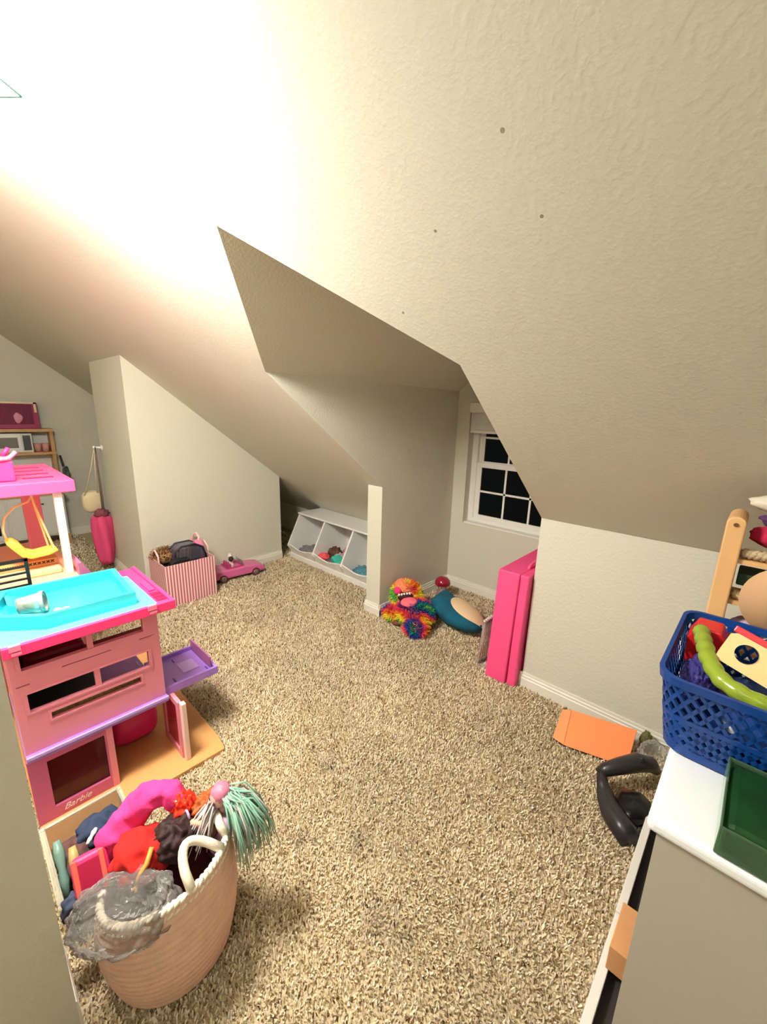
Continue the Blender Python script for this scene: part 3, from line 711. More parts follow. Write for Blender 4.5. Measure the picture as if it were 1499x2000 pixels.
# ------------------------------------------------------------------ striped bin, against the closet wall
m_strip = M('striped_canvas', (188, 98, 112), .85, stripe=(11.5, (244, 214, 208), 'DIAGONAL'))
def striped():
    t = thing('striped_bin', 'pink and white striped fabric bin beside the closet wall', 'bin', (-3.29, 1.185, 0))
    o = t.location
    X0, X1, Y0_, Y1_ = -3.455, -3.115, .995, 1.375
    # vertical stripes in object space: use x+y so every side shows them
    b = B(o); b.tray([(X0, Y0_), (X1, Y0_), (X1, Y1_), (X0, Y1_)], .008, .002, .335, .010)
    b.build('bin_body', m_strip, t)
    for y in (Y0_, Y1_):
        B(o).tube([(-3.36, y, .325), (-3.35, y, .39), (-3.29, y+.0, .425), (-3.23, y, .39), (-3.22, y, .325)], .007, 8).build('bin_handle', M('pale_pink_strap', (244, 200, 196), .8), t, smooth=True)
    return t
striped()
_w = [n for n in m_strip.node_tree.nodes if n.type == 'TEX_WAVE'][0]
_w.bands_direction = 'X'
_tc = [n for n in m_strip.node_tree.nodes if n.type == 'TEX_COORD'][0]
_sx = m_strip.node_tree.nodes.new('ShaderNodeSeparateXYZ'); _ad = m_strip.node_tree.nodes.new('ShaderNodeMath'); _cb = m_strip.node_tree.nodes.new('ShaderNodeCombineXYZ')
m_strip.node_tree.links.new(_tc.outputs['Object'], _sx.inputs[0]); m_strip.node_tree.links.new(_sx.outputs[0], _ad.inputs[0]); m_strip.node_tree.links.new(_sx.outputs[1], _ad.inputs[1])
m_strip.node_tree.links.new(_ad.outputs[0], _cb.inputs[0]); m_strip.node_tree.links.new(_cb.outputs[0], _w.inputs['Vector'])
_w.inputs['Scale'].default_value = 14.5
# contents of the striped bin
lump('bin_toys', 'dark toys heaped low inside the striped bin', 'toy', (-3.285, 1.19, .17), (.14, .165, .14), M('dark_toys', (40, 34, 40), .7), .15, 3, 31)
fl = B((-3.36, 1.08, .33)).ell((-3.355, 1.085, .335), (.075, .085, .06), 24, 14)
for i in range(260):
    d = Vector((random.gauss(0, 1), random.gauss(0, 1), abs(random.gauss(0, 1)))).normalized(); p = Vector((-3.355, 1.085, .335)) + Vector((d.x*.075, d.y*.085, d.z*.06))
    fl.tube([p, p + d*.018 + Vector((random.uniform(-.01, .01), random.uniform(-.01, .01), .004)), p + d*.028 + Vector((random.uniform(-.02, .02), random.uniform(-.02, .02), 0))], [.003, .0025, .0008], 4)
fl.build('brown_fur_toy', M('brown_fur', (150, 112, 72), .9), smooth=True, label='light brown furry toy at the left of the striped bin', cat='plush')
bag = thing('cosmetic_bag', 'clear zip bag with dark trim sticking out of the striped bin', 'bag', (-3.27, 1.24, .31)); bgo = bag.location
pf = [(1.10, .30), (1.115, .40), (1.16, .435), (1.27, .435), (1.33, .40), (1.355, .30)]
B(bgo).prism(pf, 'x', -3.33, -3.22).build('clear_body', clear_mat('clear_grey', (120, 116, 130), .1, .35), bag, bevel=.01)
for x in (-3.335, -3.215): B(bgo).tube([(x, y, z) for y, z in pf], .007, 8).build('dark_trim', M('dark_trim', (34, 40, 58), .5), bag, smooth=True)
for i in range(4): B(bgo).cyl((-3.27, 1.14+i*.03, .30), (-3.265, 1.145+i*.03, .40), .007, .006, 8).build('brush', M('brush_wood', (226, 172, 110), .5), bag)
B(bgo).box(-3.31, -3.24, 1.24, 1.33, .30, .385).build('dark_pouch', M('dark_plum', (72, 30, 46), .6), bag, bevel=.01)
B((-3.2, 1.14, .31)).prism([(1.04, .26), (1.05, .345), (1.09, .365), (1.19, .355), (1.21, .26)], 'x', -3.19, -3.14).build('black_purse', M('black_cloth2', (22, 20, 24), .6), bevel=.01, label='small black purse at the front of the striped bin', cat='purse')
ph = thing('pink_handbag', 'pink toy handbag with loop handle at the bin corner', 'handbag', (-3.40, 1.335, .30)); pho = ph.location
B(pho).prism([(-3.44, .27), (-3.40, .41), (-3.30, .44), (-3.24, .38), (-3.24, .27)], 'y', 1.30, 1.36).build('handbag_body', M('toy_pink_soft', (230, 130, 165), .5), ph, bevel=.012)
B(pho).tube([(-3.42, 1.33, .40), (-3.425, 1.345, .455), (-3.37, 1.35, .475), (-3.315, 1.345, .455), (-3.30, 1.33, .42)], .009, 8).build('handbag_handle', M('pale_pink_strap'), ph, smooth=True)

# ------------------------------------------------------------------ pink toy convertible
def toy_car():
    t = thing('toy_convertible', 'pink toy convertible car parked by the striped bin', 'toy car', (-3.30, 1.66, 0), 0)
    o = t.location; pk = M('car_pink', (216, 106, 160), .3, coat=.5)
    # side profile along y (front toward +y)
    low = [(-.235, .035), (.235, .030), (.245, .055), (.235, .085), (.12, .105), (.05, .112), (-.11, .112), (-.20, .112), (-.24, .085)]
    prof = low
    b = B(); b.prism(prof, 'x', -.095, .095)
    body = b.build('car_body', pk, t, bevel=.016, seg=3)
    B().tray([(-.075, -.10), (.075, -.10), (.075, .045), (-.075, .045)], .010, .085, .122, .092).build('cockpit', M('car_inner', (176, 62, 112), .5), body)
    for y in (-.075,): 
        for x in (-.038, .038): B().box(x-.028, x+.028, y-.012, y+.012, .09, .155).build('seat', M('car_inner'), body, bevel=.008)
    B().prism([(.048, .112), (.036, .165), (.041, .166), (.055, .112)], 'x', -.075, .075).build('windscreen', clear_mat('clear_plastic', (225, 232, 230), .08, .18), body)
    for sx in (-1, 1):
        for y in (-.15, .15):
            x = sx*.088
            wo_ = B().cyl((x-.014, y, .038), (x+.014, y, .038), .037, n=20).build('wheel', M('tyre_pink_dark', (92, 44, 62), .6), t)
            B().cyl((x+sx*.0142, y, .038), (x+sx*.017, y, .038), .024, .020, 14).build('hubcap', M('chrome', (210, 205, 210), .15, 1), wo_)
        B().ell((sx*.06, .236, .068), (.016, .010, .010), 10, 6).build('headlight', M('lamp_clear', (240, 232, 220), .2), body, smooth=True)
    B().box(-.085, .085, .236, .250, .032, .046).build('bumper', M('chrome'), body, bevel=.004)
    return t
car = toy_car(); car.location = (-3.355, 1.665, .002); car.rotation_euler = (0, 0, math.radians(-4))
for i, (x, y, hc, lb) in enumerate(((-3.315, 1.615, (46, 26, 30), 'dark haired little doll riding in the pink convertible'), (-3.395, 1.645, (236, 224, 224), 'pale haired little doll on the wall side of the convertible'))):
    t = thing('passenger_doll', lb, 'doll', (x, y, .10))
    B().ell((0, 0, .088), (.019, .019, .022), 14, 10).tube([(0, 0, .070), (0, 0, .05)], [.007, .011], 8).build('head', M('doll_skin'), t, smooth=True)
    B().tube([(0, 0, .056), (0, 0, .03), (0, .005, .0)], [.013, .016, .014], 10).build('torso', M('doll_dress%d' % i, ((226, 190, 200), (240, 240, 240))[i], .6), t, smooth=True)
    B().ell((0, -.006, .093), (.023, .022, .024), 14, 10, .2, 4, i).build('hair', M('hair_%d' % i, hc, .6), t, smooth=True)

# ------------------------------------------------------------------ three-bin storage unit under the eave
def bins():
    X0, X1, YF, YK = -3.455, -2.205, 2.335, 2.74
    H = .445
    t = thing('storage_unit', 'white three bin wooden toy storage unit under the eave', 'storage unit', ((X0+X1)/2, YF, 0)); o = t.location
    wm = M('white_lacquer', (238, 236, 232), .35)
    side = [(YF, .012), (YK, .012), (YK, H), (YF+.115, H), (YF-.045, .135), (YF, .075)]
    xs = [X0 + (X1-X0-.018)*i/3 for i in range(4)]
    for i, x in enumerate(xs): B(o).prism(side, 'x', x, x+.018).build('side_panel' if i in (0, 3) else 'divider', wm, t)
    B(o).box(X0-.006, X1+.006, YF+.10, YK, H, H+.018).build('top_board', wm, t, bevel=.003)
    B(o).box(X0, X1, YK-.012, YK, .012, H).build('back_board', wm, t)
    B(o).box(X0, X1, YF, YK, .03, .045).build('bottom_board', wm, t)
    B(o).box(X0-.004, X1+.004, YF-.012, YF+.006, .001, .05).build('plinth', wm, t)
    for i in range(3):
        a, d = xs[i]+.018, xs[i+1]; n = 14; vs = []
        for k in range(n+1):
            u = k/n; x = a + (d-a)*u; dip = .030*math.sin(math.pi*u)**1.5
            vs += [(x, YF+.002, .045), (x, YF-.040, .150-dip), (x, YF-.030, .155-dip), (x, YF+.014, .045)]
        B(o).add(vs, [f for k in range(n) for f in ((4*k, 4*k+4, 4*k+5, 4*k+1), (4*k+1, 4*k+5, 4*k+6, 4*k+2), (4*k+2, 4*k+6, 4*k+7, 4*k+3))]).build('scalloped_front', wm, t)
    return xs
xs = bins()
lump('toy_heap', 'grey toy pieces heaped in the left storage bin', 'toys', (-3.25, 2.47, .085), (.16, .12, .04), M('grey_toys', (150, 146, 150), .5, var=.6, vs=60), .3, 5, 41)
spec = [('brown_doll_hair', 'brown curly doll hair in the middle storage bin', (-2.90, 2.47, .15), (.075, .06, .055), (96, 62, 48), .5, 5),
        ('coral_toy', 'coral red rounded toy in the middle storage bin', (-2.96, 2.375, .125), (.060, .045, .034), (238, 84, 92), .2, 2),
        ('grey_doll_cloth', 'pale grey patterned doll cloth in the middle storage bin', (-2.83, 2.455, .12), (.065, .06, .05), (186, 184, 182), .45, 3),
        ('dark_doll', 'dark haired doll heads at the back of the middle bin', (-2.725, 2.555, .215), (.045, .04, .065), (58, 24, 24), .35, 3),
        ('pink_doll_dress', 'dusty pink doll dress behind the teal case', (-2.78, 2.53, .155), (.055, .05, .07), (206, 140, 150), .4, 3)]
for i, (nm, lb, cc, r, colr, am, fq) in enumerate(spec):
    lump(nm, lb, 'toy', cc, r, M(nm, colr, .8), am, fq, 50+i)
B((-2.75, 2.40, .09)).obox((-2.775, 2.395, .115), (.062, .045, .036), rotm(.1, .25, -.3)).build('teal_case', M('teal_plastic', (64, 188, 172), .4), bevel=.008, label='teal plastic toy case in the middle storage bin', cat='toy')
lump('blue_toy_pile', 'blue and teal small toys in the right storage bin', 'toys', (-2.43, 2.44, .085), (.15, .10, .05), M('blue_toys', (90, 150, 165), .5, var=.6, vs=70), .35, 5, 61)

# ------------------------------------------------------------------ plush toys in the dormer
def fur(b_pts, n, ln, colfn, name, parent, o, wd=.004):
    """short furry strands on ellipsoids: list of (centre, radii)"""
    rng = random.Random(5); vs = []; fs = []; cs = []
    tot = sum(r[0]*r[1]+r[1]*r[2]+r[0]*r[2] for c_, r in b_pts)
    for c_, r in b_pts:
        for i in range(int(n*(r[0]*r[1]+r[1]*r[2]+r[0]*r[2])/tot)):
            d = Vector((rng.gauss(0, 1), rng.gauss(0, 1), rng.gauss(0, 1))).normalized()
            p = Vector(c_) + Vector((d.x*r[0], d.y*r[1], d.z*r[2]))
            if p.z < .004 or (p - Vector((-1.725, 2.155, .195))).length < .055: continue
            nn = Vector((d.x/r[0], d.y/r[1], d.z/r[2])).normalized()
            tdir = (nn + Vector((rng.uniform(-.7, .7), rng.uniform(-.7, .7), rng.uniform(-.8, .3)))).normalized()
            sd = tdir.cross(Vector((rng.uniform(-1, 1), rng.uniform(-1, 1), rng.uniform(-1, 1)))).normalized()*wd
            l = ln*rng.uniform(.6, 1.3); k = len(vs); m = p + nn*l*.5; e_ = m + tdir*l*.7
            if e_.z < .004: e_.z = .004
            vs += [p - sd, p + sd, m + sd*.8, m - sd*.8, e_]
            fs += [(k, k+1, k+2, k+3), (k+3, k+2, k+4)]
            cc = colfn(p); cs += [cc]*5
    b = B(o); b.add(vs, fs)
    f = b.build(name, M('rainbow_fur', rough=.85, attr='Col'), parent, attr=cs)
    f['kind'] = 'stuff'
    return f
RB = [lin(x) for x in ((250, 226, 60), (250, 140, 40), (236, 62, 90), (120, 50, 140), (24, 84, 160), (16, 140, 120), (120, 190, 70))]
def rainbow(p):
    v = (noise.noise(Vector(p)*7.5 + Vector((3.7, 1.2, 9))) * 1.25 + .5 + 1.6*(p.x*.8 + p.y*.5 + p.z*.7)) * 7
    i = int(math.floor(v)) % 7
    return RB[i]
mon = thing('monster_plush', 'shaggy rainbow tie-dye monster plush slumped by the dormer corner', 'plush', (-1.70, 2.19, 0)); mo = mon.location
lumps = [((-1.655, 2.16, .095), (.13, .11, .085)), ((-1.80, 2.235, .155), (.105, .095, .10)), ((-1.56, 2.055, .055), (.07, .065, .05)), ((-1.80, 2.10, .05), (.08, .05, .045))]
b = B(mo)
for c_, r in lumps: b.ell(c_, r, 24, 14, .06, 4, 1)
b.build('plush_body', M('plush_core', (236, 120, 90), .95), mon, smooth=True)
fur(lumps, 15000, .030, rainbow, 'rainbow_fur', mon, mo)
B(mo).ell((-1.800, 2.128, .228), (.030, .022, .028), 16, 10).build('pink_nose', M('plush_pink', (240, 52, 124), .9), mon, smooth=True)
mouth = B(mo).ell((-1.724, 2.128, .206), (.058, .020, .026), 20, 10, rot=rotm(0, -.30, .62)).build('mouth', M('mouth_dark', (54, 16, 24), .8), mon, smooth=True)
for i in range(5):
    B(mo).ell((-1.758+i*.0155, 2.098+i*.011, .218+.0045*i), (.009, .008, .010), 10, 6).build('tooth', M('tooth_white', (244, 236, 224), .7), mouth, smooth=True)
B(mo).ell((-1.672, 2.108, .188), (.062, .044, .017), 20, 8, rot=rotm(.45, -.12, .55)).build('tongue', M('tongue_pink', (232, 104, 116), .85), mon, smooth=True)
B(mo).ell((-1.80, 2.205, .245), (.075, .07, .030), 20, 10, rot=rotm(.2, .3, 0)).build('orange_crest', M('crest_orange', (222, 132, 92), .95, bump=.4, bs=150), mon, smooth=True)
B(mo).ell((-1.735, 2.045, .026), (.040, .026, .020), 14, 8, .2, 3, 2).build('brown_foot', M('brown_felt', (112, 66, 46), .9), mon, smooth=True)

pil = thing('teal_cushion', 'teal plush cushion with a cream oval panel beside the rainbow plush', 'cushion', (-1.42, 2.37, 0), math.radians(0)); po = pil.location
R3 = rotm(.30, .30, .55)
m_teal = M('teal_plush', (16, 92, 116), .95, var=.25, vs=14, bump=.4, bs=200)
tb = B(po).ell((-1.430, 2.365, .104), (.235, .160, .090), 40, 22, .05, 2, 3, rotm(-.25, .10, -.25))
tb.ell((-1.60, 2.47, .125), (.07, .06, .055), 18, 10, .05, 3, 2)
tb.build('plush_body', m_teal, pil, smooth=True)
q = rotm(-.25, .10, -.25)
vs = []; fs = []; n = 36; rings = 8
for j in range(rings+1):
    for k in range(n):
        a = 2*math.pi*k/n; u = .62*j/rings*math.cos(a) + .38; v = .80*j/rings*math.sin(a) + .10 + .10*j/rings*math.cos(a)
        rr = min(u*u + v*v, .985); z = math.sqrt(1-rr)*1.0
        vs.append(Vector((-1.430, 2.365, .104)) + q @ Vector((u*.239, v*.164, z*.0935 + .002)))
fs = [(j*n+k, j*n+(k+1) % n, (j+1)*n+(k+1) % n, (j+1)*n+k) for j in range(rings) for k in range(n)]
B(po).add(vs, fs).build('cream_panel', M('cream_plush', (236, 208, 164), .95, bump=.3, bs=200), pil, smooth=True)

jar = thing('toy_jar', 'small clear toy jar with a dark red domed lid in the dormer', 'toy jar', (-1.765, 2.66, 0)); jo = jar.location
B(jo).lathe([(0, .003), (.050, .003), (.056, .02), (.046, .06), (.038, .10), (.050, .135)], jar.location, 24).build('jar_body', clear_mat('clear_pinkish', (235, 205, 210), .06, .2), jar, smooth=True)
B(jo).lathe([(.062, .130), (.066, .140), (.060, .165), (.040, .185), (.015, .194), (0, .195)], jar.location, 28).lathe([(0, .130), (.062, .130)], jar.location, 28).build('red_lid', M('dark_red_gloss', (150, 20, 44), .12, coat=.6), jar, smooth=True)
lump('grey_cloth', 'crumpled grey cloth tucked between the plush toys', 'cloth', (-1.70, 2.40, .06), (.045, .05, .05), M('grey_purple_cloth', (120, 104, 112), .8), .4, 3, 71)

# clear ribbed organiser against the mat
org = thing('acrylic_stand', 'clear ribbed acrylic stand against the pink mat', 'stand', (-1.045, 2.07, 0)); oo = org.location
clr = clear_mat('acrylic', (232, 224, 216), .05, .22)
B(oo).box(-1.072, -1.015, 2.050, 2.15, .004, .012).build('base_plate', clr, org)
for i in range(5):
    y = 2.055 + .022*i
    B(oo).cyl((-1.066+.008*i*.3, y, .012), (-1.050, y+.004, .292), .0085, n=10).build('clear_tube', clr, org, smooth=True)
    B(oo).ell((-1.050, y+.004, .300), (.012, .010, .010), 10, 6).ell((-1.068, y, .012), (.013, .010, .009), 10, 6).build('ball_end', M('clear_ball', (214, 206, 200), .08, .4), org, smooth=True)

# ------------------------------------------------------------------ folded pink mat
mat = thing('folding_mat', 'hot pink folded gymnastics mat standing on end in the dormer', 'mat', (-.885, 2.2, 0)); mto = mat.location
mp = M('mat_vinyl', (248, 84, 142), .38, bump=.06, bs=30)
for i, (x0, x1, h, lx) in enumerate(((-.985, -.861, .676, -.018), (-.856, -.806, .672, -.010))):
    y0 = 1.992 + .012*i
    b = B(mto); b.add([(x0, y0, .002), (x1, y0, .002), (x1, y0+.62, .002), (x0, y0+.62, .002), (x0-lx, y0+.01, h), (x1-lx, y0+.01, h), (x1-lx, y0+.62, h), (x0-lx, y0+.62, h)],
                      [(3,2,1,0),(4,5,6,7),(0,1,5,4),(1,2,6,5),(2,3,7,6),(3,0,4,7)])
    b.build('mat_panel', mp, mat, bevel=.008, seg=3)
B(mto).tube([(-.850, 2.12, .668), (-.850, 2.14, .690), (-.85, 2.22, .698), (-.85, 2.30, .690), (-.85, 2.32, .668)], .008, 8).build('carry_handle', M('mat_vinyl'), mat, smooth=True)

# ------------------------------------------------------------------ orange folder
fo = thing('orange_folder', 'bright orange cardboard folder propped against the baseboard', 'folder', (-.34, 1.87, 0)); fob = fo.location
m_or = M('orange_card', (255, 146, 88), .6)
def slab(o, pts, th, nrm):
    n = Vector(nrm).normalized()*th; lo = [Vector(p) for p in pts]; m = len(lo)
    b = B(o); b.add(lo + [p - n for p in lo], [tuple(range(m)), tuple(range(2*m-1, m-1, -1))] + [(i, i+m, (i+1) % m+m, (i+1) % m) for i in range(m)])
    return b
slab(fob, [(-.445, 1.765, .016), (-.200, 1.835, .016), (-.205, 1.975, .116), (-.468, 1.905, .110)], .004, (-.25, -.6, .75)).build('front_cover', m_or, fo)
slab(fob, [(-.500, 1.775, .015), (-.447, 1.766, .016), (-.470, 1.905, .110), (-.508, 1.893, .098)], .004, (-.5, -.5, .7)).build('side_flap', m_or, fo)
slab(fob, [(-.500, 1.772, .0005), (-.447, 1.758, .0005), (-.198, 1.830, .0005), (-.196, 1.85, .0015), (-.45, 1.785, .0015)], .0, (0, 0, 1)) if False else None
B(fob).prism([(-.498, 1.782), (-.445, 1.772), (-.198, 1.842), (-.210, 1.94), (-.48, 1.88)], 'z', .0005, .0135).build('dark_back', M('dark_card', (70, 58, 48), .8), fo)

# ------------------------------------------------------------------ white toy cabinet on the right with a blue basket
cab = thing('toy_cabinet', 'white open front toy cabinet at the right edge of the room', 'cabinet', (.17, 1.2, 0)); cbo = cab.location
cw = M('cabinet_white', (222, 218, 208), .4)
CZ = .78
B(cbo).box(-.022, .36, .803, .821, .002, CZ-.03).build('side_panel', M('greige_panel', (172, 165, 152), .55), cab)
B(cbo).box(-.022, .36, 1.600, 1.618, .002, CZ-.03).build('side_panel', cw, cab)
B(cbo).prism([(-.040, .795), (.38, .795), (.38, 1.63), (-.040, 1.63)], 'z', CZ-.032, CZ).build('top_board', M('cabinet_top_white', (236, 238, 240), .3), cab, bevel=.012, seg=4)
B(cbo).box(-.022, .36, .821, 1.600, .045, .060).build('bottom_board', cw, cab)
B(cbo).box(-.022, .36, .821, 1.600, .400, .416).build('shelf_board', cw, cab)
B(cbo).box(.345, .36, .821, 1.600, .06, CZ-.032).build('back_board', cw, cab)
B(cbo).box(-.083, -.060, .80, 1.17, .002, .058).build('front_lip', M('lip_white', (235, 230, 222), .4), cab, bevel=.002)
B(cbo).box(-.084, -.061, 1.172, 1.61, .002, .062).build('front_lip', M('lip_white'), cab, bevel=.002)
B(cbo).box(-.060, -.023, .80, 1.612, .002, .024).build('floor_tray', M('tray_dark', (46, 40, 36), .7), cab)
B((0, 1.13, .06)).box(-.068, .16, 1.005, 1.145, .0605, .142).build('cardboard_box', M('kraft_card', (214, 156, 104), .75, var=.1, vs=12), bevel=.002, label='small tan cardboard box jutting from the cabinet shelf', cat='box')
B((.05, .90, .06)).box(-.015, .20, .835, .985, .0605, .25).build('grey_bin', M('grey_bin', (82, 84, 92), .5), bevel=.01, label='dark grey bin at the near end of the cabinet bottom shelf', cat='bin')
B((.05, 1.27, .06)).box(-.018, .20, 1.16, 1.36, .0605, .30).build('black_toy_box', M('charcoal_box', (38, 36, 40), .5), bevel=.01, label='black toy box behind the tan cardboard box', cat='box')
B((.05, 1.47, .06)).box(-.015, .20, 1.39, 1.57, .0605, .24).build('brown_toy_box', M('dark_brown_box', (74, 40, 34), .6), bevel=.01, label='dark brown toy box at the far end of the bottom shelf', cat='box')

# black plastic toy on the carpet
bt = thing('black_toy', 'black curved plastic toy with a hooked frame lying before the cabinet', 'toy', (-.14, 1.66, 0)); bto = bt.location.copy(); bt.location.x -= .012
mb = M('charcoal_plastic', (46, 44, 44), .32)
B(bto).tube([(-.255, 1.630, .085), (-.235, 1.650, .105), (-.190, 1.700, .120), (-.145, 1.760, .125), (-.105, 1.800, .115), (-.09, 1.84, .07)], [.018, .026, .032, .036, .030, .022], 10).build('upper_arm', mb, bt, smooth=True)
B(bto).tube([(-.245, 1.630, .095), (-.228, 1.605, .070), (-.205, 1.575, .045), (-.175, 1.535, .040), (-.130, 1.50, .035), (-.095, 1.465, .036)], [.018, .024, .034, .042, .044, .040], 10).build('lower_arm', mb, bt, smooth=True)
B(bto).tube([(-.145, 1.76, .125), (-.135, 1.745, .150), (-.132, 1.735, .172)], [.012, .010, .007], 8).tube([(-.120, 1.785, .12), (-.105, 1.79, .145)], [.010, .006], 8).build('prong', mb, bt, smooth=True)
B(bto).ell((-.120, 1.610, .045), (.060, .085, .036), 18, 10, .25, 2.5, 5).build('black_pouch', M('black_gloss', (16, 16, 18), .3), bt, smooth=True)
B(bto).ell((-.245, 1.607, .084), (.006, .006, .006), 8, 6).build('silver_stud', M('chrome'), bt, smooth=True)
crumple((-.115, 1.915, .07), (-.118, 1.925, .072), (.062, .055, .064), 11, 60, 36, .14).build('clear_wrapper', clear_mat('wrapper_plastic', (246, 244, 240), .1, .06, 18), smooth=True, label='crumpled clear wrapper between the orange folder and cabinet', cat='wrapper')
lump('olive_toy', 'small olive green toy behind the orange folder', 'toy', (-.165, 2.0, .06), (.026, .022, .055), M('olive', (92, 92, 44), .6), .3, 3, 81)

# blue mesh basket -------------------------------------------------
bb = thing('blue_basket', 'bright blue plastic lattice basket of toys on the white cabinet', 'basket', (.14, 1.19, CZ)); bbo = bb.location
blue = M('blue_plastic', (14, 62, 136), .3)
bx0, bx1, by0, by1, zt = -.055, .30, 1.012, 1.372, .972
def bpt(u, t, grow=0):
    """point on the tapered rounded-rectangle wall; u 0..1 around, t 0..1 up"""
    ex = .026*t + grow; r = .045
    x0, x1, y0, y1 = bx0-ex, bx1+ex, by0-ex, by1+ex
    segs = [((x0+r, y0), (x1-r, y0)), ((x1, y0+r), (x1, y1-r)), ((x1-r, y1), (x0+r, y1)), ((x0, y1-r), (x0, y0+r))]
    cs = [(x1-r, y0+r, -math.pi/2), (x1-r, y1-r, 0), (x0+r, y1-r, math.pi/2), (x0+r, y0+r, math.pi)]
    s = (u % 1)*4; i = int(s); f = s - i
    if f < .8:
        a, d = segs[i]; g = f/.8; p = (a[0]+(d[0]-a[0])*g, a[1]+(d[1]-a[1])*g)
    else:
        cx, cy, an = cs[i]; an += (f-.8)/.2*math.pi/2; p = (cx+r*math.cos(an), cy+r*math.sin(an))
    return Vector((p[0], p[1], CZ+.004 + (zt-CZ-.004)*t))
def band(t0, t1, th, nm, N_=80):
    vs = []; fs = []
    for k in range(N_):
        u = k/N_; vs += [bpt(u, t0), bpt(u, t1), bpt(u, t1, th), bpt(u, t0, th)]
    for k in range(N_):
        j = (k+1) % N_
        for a in range(4): fs.append((4*k+a, 4*j+a, 4*j+(a+1) % 4, 4*k+(a+1) % 4))
    return B(bbo).add(vs, fs).build(nm, blue, bb)
band(.90, 1.0, .009, 'rim_band'); band(0, .12, .004, 'bottom_band'); band(.44, .50, .005, 'middle_band')
lat = B(bbo); NL = 60
for k in range(NL):
    for s in (-1, 1):
        vs = []
        for i in range(5):
            t = .50 + .40*i/4; u = (k + s*i*.50)/NL
            for du in (-.0030, .0030): vs += [bpt(u+du, t), bpt(u+du, t, .004)]
        lat.add(vs, [f for i in range(4) for f in ((4*i, 4*i+4, 4*i+5, 4*i+1), (4*i+2, 4*i+3, 4*i+7, 4*i+6), (4*i, 4*i+2, 4*i+6, 4*i+4), (4*i+1, 4*i+5, 4*i+7, 4*i+3))])
lat.build('lattice', blue, bb)
low_ = B(bbo); 
for k in range(NL):
    for s in (-1, 1):
        vs = []
        for i in range(5):
            t = .10 + .35*i/4; u = (k + s*i*.50)/NL
            for du in (-.0046, .0046): vs += [bpt(u+du, t), bpt(u+du, t, .004)]
        low_.add(vs, [f for i in range(4) for f in ((4*i, 4*i+4, 4*i+5, 4*i+1), (4*i+2, 4*i+3, 4*i+7, 4*i+6), (4*i, 4*i+2, 4*i+6, 4*i+4), (4*i+1, 4*i+5, 4*i+7, 4*i+3))])
low_.build('lower_lattice', blue, bb)
B(bbo).prism([tuple(bpt(k/40, 0).xy) for k in range(40)], 'z', CZ+.001, CZ+.006).build('basket_bottom', blue, bb)

# toys in the blue basket
lump('blue_toy_bag', 'shiny blue plastic bag lining the blue basket', 'bag', (.12, 1.20, .835), (.155, .155, .05), M('blue_bag', (26, 60, 130), .2), .12, 4, 90)
crumple((-.02, 1.15, .90), (-.022, 1.15, .900), (.036, .085, .050), 13, 60, 36, .15).build('purple_bag', clear_mat('purple_plastic', (92, 84, 180), .10, .40, 26), smooth=True, label='crinkled purple clear plastic bag in the left of the blue basket', cat='bag')
B((.02, 1.30, .93)).prism([(-.062, .885), (.008, .885), (.016, .960), (.0, .990), (-.050, .990), (-.066, .955)], 'y', 1.245, 1.32).build('red_block', M('red_wood', (206, 32, 40), .35), bevel=.004, label='red wooden toy block at the back left of the blue basket', cat='toy block')
cat_ = []; _cp = [Vector(p) for p in ((-.040, 1.243, .985), (-.026, 1.17, .984), (-.008, 1.10, .976), (.026, 1.045, .966), (.09, 1.030, .958), (.17, 1.045, .952), (.24, 1.08, .94))]
for i in range(60):
    t = i/59*(len(_cp)-1); k = min(int(t), len(_cp)-2); f = t-k; p0, p1, p2, p3 = _cp[max(k-1, 0)], _cp[k], _cp[k+1], _cp[min(k+2, len(_cp)-1)]
    cat_.append(.5*((2*p1) + (p2-p0)*f + (2*p0-5*p1+4*p2-p3)*f*f + (3*p1-p0-3*p2+p3)*f**3))
cat_r = [.0155 + .0035*abs(math.sin(i*.62)) for i in range(60)]; cat_r[0] = cat_r[-1] = .006
B((.08, 1.10, .95)).tube(cat_, cat_r, 12).build('green_beaded_toy', M('lime_gel', (150, 172, 56), .22, trans=.2), smooth=True, label='lime green bumpy gel tube toy draped through the blue basket', cat='toy')
hs = thing('wooden_block_house', 'pale wooden toy block with round hole and red roof', 'toy block', (.13, 1.13, .96)); hso = hs.location
hc = Vector((-.004, 1.112, .986))
_upv = Vector((0, .38, .925)); _lg = Vector((1, 0, 0))*math.cos(.30) - _upv*math.sin(.30); _sh = Vector((1, 0, 0))*math.sin(.30) + _upv*math.cos(.30); _dp = Vector((0, .925, -.38))
def hb_(pts): return [hc + _lg*(x+.085) + _sh*(z+.036) + _dp*(y+.02) for x, y, z in pts]
n = 24; hx, hz = -.043, .018; hr = .021; outer = [(-.085, -.036), (.10, -.036), (.10, .036), (-.085, .036)]
vs = []; fs = []
for yy in (-.020, .020):
    for k in range(n):
        a = 2*math.pi*k/n; vs.append((hx+hr*math.cos(a), yy, .004+hr*math.sin(a)))
    for k in range(n):
        a = 2*math.pi*k/n; cx, sx_ = math.cos(a), math.sin(a)
        tx = ((.10-hx) if cx > 0 else (hx+.085)) / max(abs(cx), 1e-6); tz = ((.036-.004) if sx_ > 0 else (.036+.004)) / max(abs(sx_), 1e-6); tt = min(tx, tz)
        vs.append((hx+tt*cx, yy, .004+tt*sx_))
for k in range(n):
    j = (k+1) % n
    fs += [(k, j, n+j, n+k), (2*n+k, 3*n+k, 3*n+j, 2*n+j), (k, 2*n+k, 2*n+j, j), (n+k, n+j, 3*n+j, 3*n+k)]
B(hso).add(hb_(vs), fs).build('wooden_body', M('pale_wood', (240, 210, 150), .4, var=.06, vs=9), hs)
